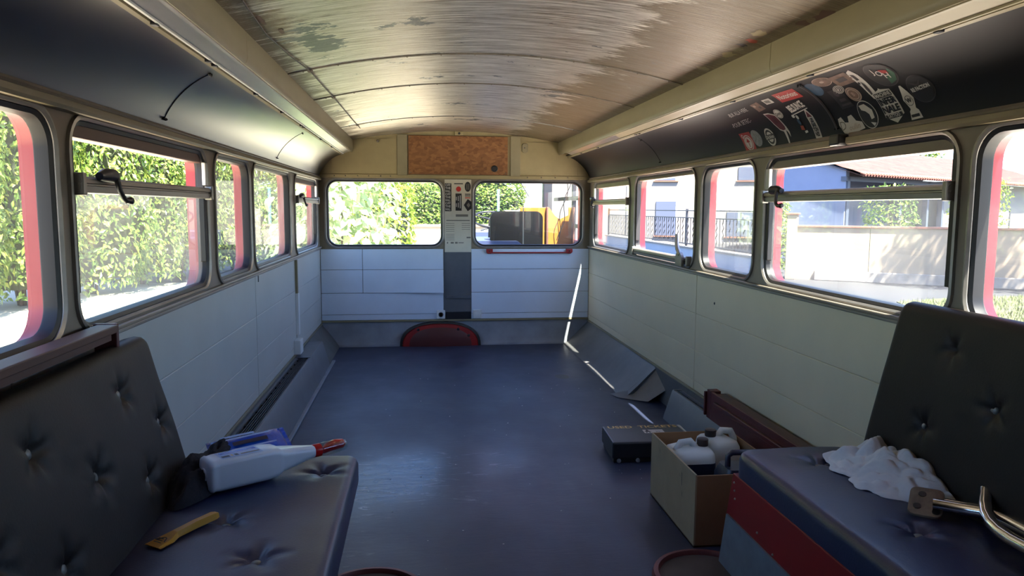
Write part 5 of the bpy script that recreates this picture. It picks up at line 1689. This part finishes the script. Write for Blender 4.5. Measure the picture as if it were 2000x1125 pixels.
for k in range(3):
    MB().loops([[sp(s_, a, .0062 + .0001 * k + (s_ + .014) * .13) for a in (-.012, .012 - k * .004)] for s_ in (-.002 + k * .007, .0005 + k * .007)], False).build('moulded_mark', MT['ink'], t)
MB().tube([sp(.006 + .016 * math.sin(PI * k / 10), -.014 + .028 * k / 10, .0085) for k in range(11)], .0011, 5).build('moulded_mark', MT['ink'], t)

# white rag on the right bench
MT['rag'] = mat('white_cotton_rag', (226, 226, 226), 0.85, bump=.15, bscale=90, var=.06, vscale=20)
m = MB()
n = 64
outline = [(.928, 2.085), (.880, 1.985), (.872, 1.93), (.895, 1.895), (.868, 1.86), (.880, 1.785), (.905, 1.745), (.945, 1.70), (1.0, 1.655), (1.038, 1.62), (1.052, 1.70), (1.056, 1.80), (1.058, 1.90), (1.060, 2.00), (1.050, 2.07), (.99, 2.085)]
cxy = Vector((.975, 1.87, 0))
def out_r(a):
    k = a / (2 * PI) * len(outline_s)
    i = int(k) % len(outline_s); f = k - int(k)
    return outline_s[i] * (1 - f) + outline_s[(i + 1) % len(outline_s)] * f
angs = sorted(((math.atan2(y - cxy.y, x - cxy.x) % (2 * PI)), math.hypot(x - cxy.x, y - cxy.y)) for x, y in outline)
def rad(a):
    a %= 2 * PI
    for (a0, r0), (a1, r1) in zip(angs, angs[1:]):
        if a0 <= a <= a1: return r0 + (r1 - r0) * (a - a0) / max(1e-6, a1 - a0)
    a0, r0 = angs[-1]; a1, r1 = angs[0]
    if a < a1: a += 2 * PI
    return r0 + (r1 - r0) * (a - a0) / max(1e-6, a1 + 2 * PI - a0)
NR, NA = 44, 160
L = []
for i in range(NR + 1):
    q = i / NR
    row = []
    for j in range(NA):
        a = 2 * PI * j / NA
        r = rad(a) * q * (1 + .05 * math.sin(a * 11) * q)
        x, y = r * math.cos(a), r * math.sin(a)
        p = Vector((cxy.x + x, cxy.y + y, 0))
        w = max(0, 1 - q ** 2.6)
        # hump towards the backrest, long folds running out
        hump = (.022 * w + .085 * max(0, 1 - q ** 6) * max(0, min(1, (p.x - .90) / .13)) ** 1.2 * max(0, min(1, (p.y - 1.60) / .16))) * (.75 + .35 * noise.noise(Vector((p.x * 9, p.y * 9, 2))))
        folds = .034 * (abs(noise.noise(Vector((p.x * 24 + p.y * 9, p.y * 15 - p.x * 6, 5)))) * 1.8) * (w * .8 + .2)
        fine = .010 * abs(noise.noise(Vector((p.x * 52 + p.y * 20, p.y * 40, 9)))) * (w * .7 + .3)
        row.append(Vector((p.x, p.y, .4185 + max(.002, hump + folds + fine - .004 + .004 * q))))
    L.append(row)
m.loops(L)
m.loops([[p - Vector((0, 0, .0015)) for p in row] for row in L])
o = m.build('white_rag', MT['rag'], smooth=80)
tag(o, 'crumpled white cotton rag on the bench with the red base', 'rag')

# chrome handrails lying on the right bench
t = thing('handrail', 'chrome handrail with a dull drilled flange lying by the white rag', 'handrail', (1.0, 1.6, .42))
c0 = Vector((.940, 1.640, .424))
ax = Vector((.10, -.085, .004)).normalized(); si = Vector((ax.y, -ax.x, 0)).normalized()
def plate(z0, z1):
    out = []
    for z in (z0, z1):
        out.append([c0 + ax * a + si * b + ZU * (z + (.044 - b) * .50) for a, b in rrect(-.042, .034, -.040, .044, .016, 5)])
    return out
fl_ = MB().loops(plate(0, .006), True, True, True).build('flange', MT['rust'], t, bevel=.001)
for a, b in ((-.022, .020), (-.014, -.018), (.020, .030)):
    MB().lathe([(.009, 0), (.009, .0012), (.001, .0014)], c0 + ax * a + si * b + ZU * (.0066 + (.044 - b) * .50), ZU + si * .50, 14).build('drilled_hole', MT['black'], fl_)
for b, zz_ in ((-.022, .020), (.020, .030)):
    MB().tube([c0 + ax * .012 + si * b + ZU * zz_, c0 + ax * .13 + si * b + ZU * zz_, c0 + ax * .13 + si * b + ZU * zz_ + Vector((.008, -.05, 0)), c0 + ax * .13 + si * b + ZU * zz_ + Vector((.012, -.4, 0))], .0145, 14).build('tube', MT['chrome'], t, smooth=60)
t = thing('bent_handrail', 'chrome tube bent into a hook at the nearer end of the bench', 'handrail', (1.02, 1.45, .42))
ctl = [(1.075, 1.625, .512), (1.062, 1.598, .502), (1.040, 1.572, .490), (1.016, 1.545, .478), (.996, 1.515, .468), (.980, 1.480, .462), (.968, 1.44, .460), (.962, 1.40, .460), (.964, 1.35, .460), (.972, 1.25, .460), (.98, 1.05, .460)]
MB().tube(ctl, .0145, 16).build('tube', MT['chrome'], t, smooth=60)

# ================================================================== stickers on the right cove
def cmap(y0, th0, rot, off):
    c, s_ = math.cos(rot), math.sin(rot)
    def f(v):
        u, w_ = v.x * c - v.y * s_, v.x * s_ + v.y * c
        return cove_pt(1, y0 - u, math.radians(th0) + w_ / CR, off)
    return f


def cove_poly(vs, fs, f, name, mt, parent, cuts=True):
    bm = bmesh.new()
    bv = [bm.verts.new(v) for v in vs]
    for q in fs:
        try: bm.faces.new([bv[i] for i in q])
        except ValueError: pass
    if cuts:
        ys = [v.y for v in vs]; lo, hi = min(ys), max(ys)
        n = max(1, int((hi - lo) / .008))
        for k in range(1, n):
            z = lo + (hi - lo) * k / n
            bmesh.ops.bisect_plane(bm, geom=bm.verts[:] + bm.edges[:] + bm.faces[:], plane_co=(0, z, 0), plane_no=(0, 1, 0))
    bm.verts.index_update()
    m = MB().add([f(v.co) for v in bm.verts], [tuple(v.index for v in q.verts) for q in bm.faces])
    bm.free()
    return m.build(name, mt, parent, recalc=False)


GRP = 'stickers on the black cove panel'


def sticker(label, y0, th0, rot, bg, items, name='sticker'):
    f0 = cmap(y0, th0, rot, .0008)
    t = thing(name, label, 'sticker', tuple(f0(Vector((0, 0, 0)))), GRP)
    if bg:
        vs, fs, mt = bg
        cove_poly(vs, fs, f0, 'backing', MT[mt], t)
    for k, it in enumerate(items):
        vs, fs, mt, dx, dy, nm = it
        cove_poly([Vector((v.x + dx, v.y + dy, 0)) for v in vs], fs, cmap(y0, th0, rot, .0016 + .0005 * k), nm, MT[mt], t, cuts=(nm != 'lettering'))
    return t


def T(body, size, mt, dx=0, dy=0, wmax=None, bold=.0004, shear=0.0):
    vs, fs = text_mb(body, size, wmax, bold, shear)
    return (vs, fs, mt, dx, dy, 'lettering')


def Q(w_, h_, mt, dx=0, dy=0): return quad_v(w_, h_) + (mt, dx, dy, 'printed_bar')
def Dk(rx, ry, mt, dx=0, dy=0, rin=None): return disc_v(rx, ry, 28, rin) + (mt, dx, dy, 'printed_ring' if rin else 'printed_disc')
def Pg(pts_, mt, dx=0, dy=0): return ([Vector((a, b, 0)) for a, b in pts_], [tuple(range(len(pts_)))], mt, dx, dy, 'printed_shape')


sticker('red square sticker with a white ringed tree emblem near the cove rail', 3.165, 17, 0, quad_v(.105, .105) + ('stick_r',),
        [Dk(.040, .040, 'stick_w', .004, .0, .86), Dk(.030, .030, 'stick_w', .004, 0), Q(.006, .030, 'stick_r', .004, -.008), Pg([(-.018, .0), (.018, .0), (0, .022)], 'stick_r', .004, .002), Dk(.010, .010, 'stick_w', -.024, .036, .55)])
sticker('round silver sticker beside the red square sticker', 3.075, 21, 0, disc_v(.042, .042) + ('stick_g',), [])
sticker('white horseshoe-shaped sticker crossed by a black lettered band', 2.955, 19, .05, disc_v(.038, .043) + ('stick_w',),
        [Dk(.031, .035, 'stick_k', 0, 0, .72), Q(.086, .024, 'stick_k'), Q(.082, .021, 'stick_dk'), T('Dickies', .024, 'stick_w', 0, 0, .072)])
sticker('dark red dripping lolly sticker with a pale outline', 2.835, 34, .0,
        ([Vector(p + (0,)) for p in ((-.055, .062), (-.015, .060), (.02, .045), (.030, .01), (.040, -.02), (.046, -.045), (.040, -.07), (.034, -.045), (.024, -.035), (.018, -.095), (.008, -.095), (.005, -.04), (-.018, -.03), (-.038, .0))], [tuple(range(14))], 'stick_w'),
        [Pg([(-.048, .056), (-.015, .054), (.016, .040), (.024, .01), (.032, -.018), (.028, -.032), (.008, -.034), (-.014, -.025), (-.032, .002)], 'stick_dr'),
         Q(.004, .045, 'stick_k', -.012, .026), Q(.004, .035, 'stick_k', .0, .022)])
sticker('white round sticker with black script lettering', 2.785, 47, .1, disc_v(.028, .024) + ('stick_w',), [Dk(.025, .021, 'stick_k', 0, 0, .92), T('Dony', .021, 'stick_k', 0, 0, .04, .0005, .2)])
sticker('white underlined block lettering sticker below the red rectangle', 2.635, 49, .12, quad_v(.128, .046) + ('stick_k',), [T('BELSUNCE', .046, 'stick_w', 0, .004, .118, .0016), Q(.118, .004, 'stick_w', 0, -.021)])
sticker('red rectangular sticker with white script lettering', 2.61, 69, .0, quad_v(.155, .056) + ('stick_r',), [T('Notorious', .040, 'stick_w', 0, 0, .13, .0005, .15)])
sticker('small white label with a dark barcode', 2.762, 69, .0, quad_v(.062, .032) + ('stick_w',), [Q(.005, .018, 'stick_k', -.018 + .009 * k, 0) for k in range(5)])
sticker('faded tan collage sticker beside the barcode label', 2.868, 65, .1, quad_v(.07, .05) + ('stick_t',), [Q(.02, .012, 'stick_tan2', -.015, .01), Q(.018, .014, 'stick_dk', .014, -.006)])
sticker('silver marker scrawl on the upper line of the cove panel', 3.06, 65, .05, None, [T('-BUK ALLA HERE', .034, 'marker', 0, 0, .20, -.0003, .3)], 'marker_scrawl')
sticker('silver marker scrawl on the lower line of the cove panel', 3.12, 47, .05, None, [T('-POUR SETEC-', .034, 'marker', 0, 0, .20, -.0003, .3)], 'marker_scrawl')
pc = [(-.019, -.07), (.019, -.07), (.021, -.062), (.021, .03), (.004, .066), (-.004, .066), (-.021, .03), (-.021, -.062)]
sticker('white pencil-shaped sticker with stacked black lettering', 2.60, 25, -.02, ([Vector(p + (0,)) for p in pc], [tuple(range(8))], 'stick_w'),
        [Pg([(-.016, .028), (.016, .028), (.0, .057)], 'stick_dr'), T('LES\nBAR\nTON\nNES', .024, 'stick_k', 0, -.018, .034, .0012)])
sticker('smudged grey and orange doodle sticker next to the pencil-shaped one', 2.685, 26, .1, None, [Dk(.010, .008, 'marker', -.01, .045), Dk(.008, .010, 'marker', .012, .035), Pg([(-.012, -.02), (.012, -.026), (.014, -.006), (-.006, -.002)], 'stick_or'), Q(.02, .01, 'marker', .016, -.034), Dk(.009, .014, 'stick_bl', .005, .015)])
# second panel
sticker('faded blue patch sticker right after the panel seam', 2.435, 66, 0, disc_v(.040, .036) + ('stick_bl',), [])
sticker('brown oval sticker with a pale outline near the cornice', 2.355, 73, 0, disc_v(.052, .026) + ('stick_tan2',), [Dk(.049, .0235, 'stick_t'), Dk(.012, .006, 'stick_tan2')])
sticker('brown faded rectangle sticker under the cornice', 2.26, 68, .05, quad_v(.10, .055) + ('stick_t',), [Q(.05, .02, 'stick_dk')])
sticker('small white spiral sticker between the two ovals', 2.325, 57, .2, disc_v(.030, .018) + ('stick_k',), [Dk(.030, .018, 'stick_w', 0, 0, .90), Dk(.023, .014, 'stick_w', 0, 0, .86), Dk(.015, .009, 'stick_w', 0, 0, .75), Dk(.006, .004, 'stick_w')])
sticker('tan concentric round sticker above the black oval one', 2.278, 47, .1, disc_v(.034, .031) + ('stick_tan2',), [Dk(.029, .026, 'stick_dk', 0, 0, .92), Dk(.021, .019, 'stick_t'), T('B', .024, 'stick_tan2')])
sticker('faint charcoal sticker with a grey dot and two text bars', 2.355, 46, .05, quad_v(.07, .085) + ('stick_k',), [Dk(.012, .013, 'stick_dk', 0, .022), Q(.035, .012, 'stick_dk', .006, -.008), Q(.055, .008, 'stick_dk', .008, -.028)])
sticker('long white flame-shaped sticker beside the dark flag roundel', 2.19, 57, -.25,
        ([Vector(p + (0,)) for p in ((-.030, .055), (-.010, .070), (.006, .040), (.016, .0), (.026, -.04), (.020, -.075), (.004, -.07), (-.010, -.045), (-.022, -.01), (-.036, .025))], [tuple(range(10))], 'stick_w'),
        [Pg([(-.026, .042), (-.012, .040), (-.004, .014), (-.018, .010)], 'stick_k'), Pg([(-.008, .004), (.004, -.01), (.012, -.05), (.004, -.055), (-.006, -.03)], 'stick_dk'), Dk(.005, .006, 'stick_k', -.016, -.002)])
sticker('dark round sticker with green white and red letters', 2.085, 61, -.1, disc_v(.060, .055) + ('stick_dk',), [Dk(.057, .052, 'stick_k'), Pg([(.01, -.045), (.042, -.032), (.054, -.004), (.044, .024), (.03, .0), (.01, -.02)], 'stick_gr'), Pg([(.004, .018), (.034, .012), (.034, -.004), (.004, .002)], 'stick_r', 0, .002), T('J', .034, 'stick_w', -.022, .016), T('O', .034, 'stick_w', -.002, .004), T('H', .034, 'stick_w', .022, -.008)])
sticker('charcoal round sticker with pale block letters near the bench', 1.985, 36, .1, disc_v(.052, .050) + ('stick_dk',), [Dk(.049, .047, 'stick_k'), T('RE FACTION', .018, 'marker', 0, .002, .08, .0008), Pg([(-.03, .03), (.0, .018), (.02, .03), (.006, .012), (-.01, .012)], 'stick_dk')])
sh = [(-.044, .052), (-.006, .060), (0, .066), (.006, .060), (.044, .052), (.046, -.040), (.0, -.066), (-.046, -.040)]
sticker('white shield sticker with four stacked lines of bold lettering', 2.150, 27, .06, ([Vector(p + (0,)) for p in sh], [tuple(range(8))], 'stick_w'),
        [Q(.082, .020, 'stick_k', 0, .040), T('MACHINE', .020, 'stick_w', 0, .040, .074, .0005), T('INFER', .034, 'stick_k', 0, .014, .082, .0013), T('NALE', .034, 'stick_k', 0, -.016, .082, .0013), Q(.080, .016, 'stick_k', 0, -.040), T('TATTOO', .017, 'stick_w', 0, -.040, .06, .0005)])
dn = [(-.004, .062), (.004, .062), (.024, .012), (.012, -.022), (.020, -.030), (.026, -.058), (-.026, -.058), (-.020, -.030), (-.012, -.022), (-.024, .012)]
sticker('white diamond pen-nib sticker with a ringed monogram', 2.058, 25, .05, ([Vector(p + (0,)) for p in dn], [tuple(range(10))], 'stick_w'), [Dk(.017, .018, 'stick_k', 0, .006, .9), T('W', .022, 'stick_k', 0, .006), Q(.036, .010, 'stick_k', 0, -.046)])
sticker('black oval sticker with white crescent shape and white rim', 2.272, 22, -.05, disc_v(.046, .054) + ('stick_w',), [Dk(.043, .051, 'stick_k'), Pg([(-.025, .036), (.005, .040), (.030, .015), (.028, -.015), (.010, -.02), (.008, .0), (-.005, .012), (-.022, .018)], 'stick_w'), Pg([(.002, -.03), (.03, -.034), (.016, -.046)], 'marker')])
bl = [(-.066, .012), (-.056, .036), (-.034, .040), (-.026, .016), (-.006, .012), (.004, .034), (.028, .036), (.038, .010), (.066, .0), (.070, -.026), (.020, -.030), (-.036, -.034), (-.054, -.022)]
sticker('white cloud-outlined script sticker just above the cove rail', 2.385, 14, .08, ([Vector(p + (0,)) for p in bl], [tuple(range(13))], 'stick_w'), [T('D', .05, 'inkgrey', -.046, .004, None, -.0002, .2), T('oullin', .03, 'stick_tan2', .018, -.010, .09, 0, .2)])
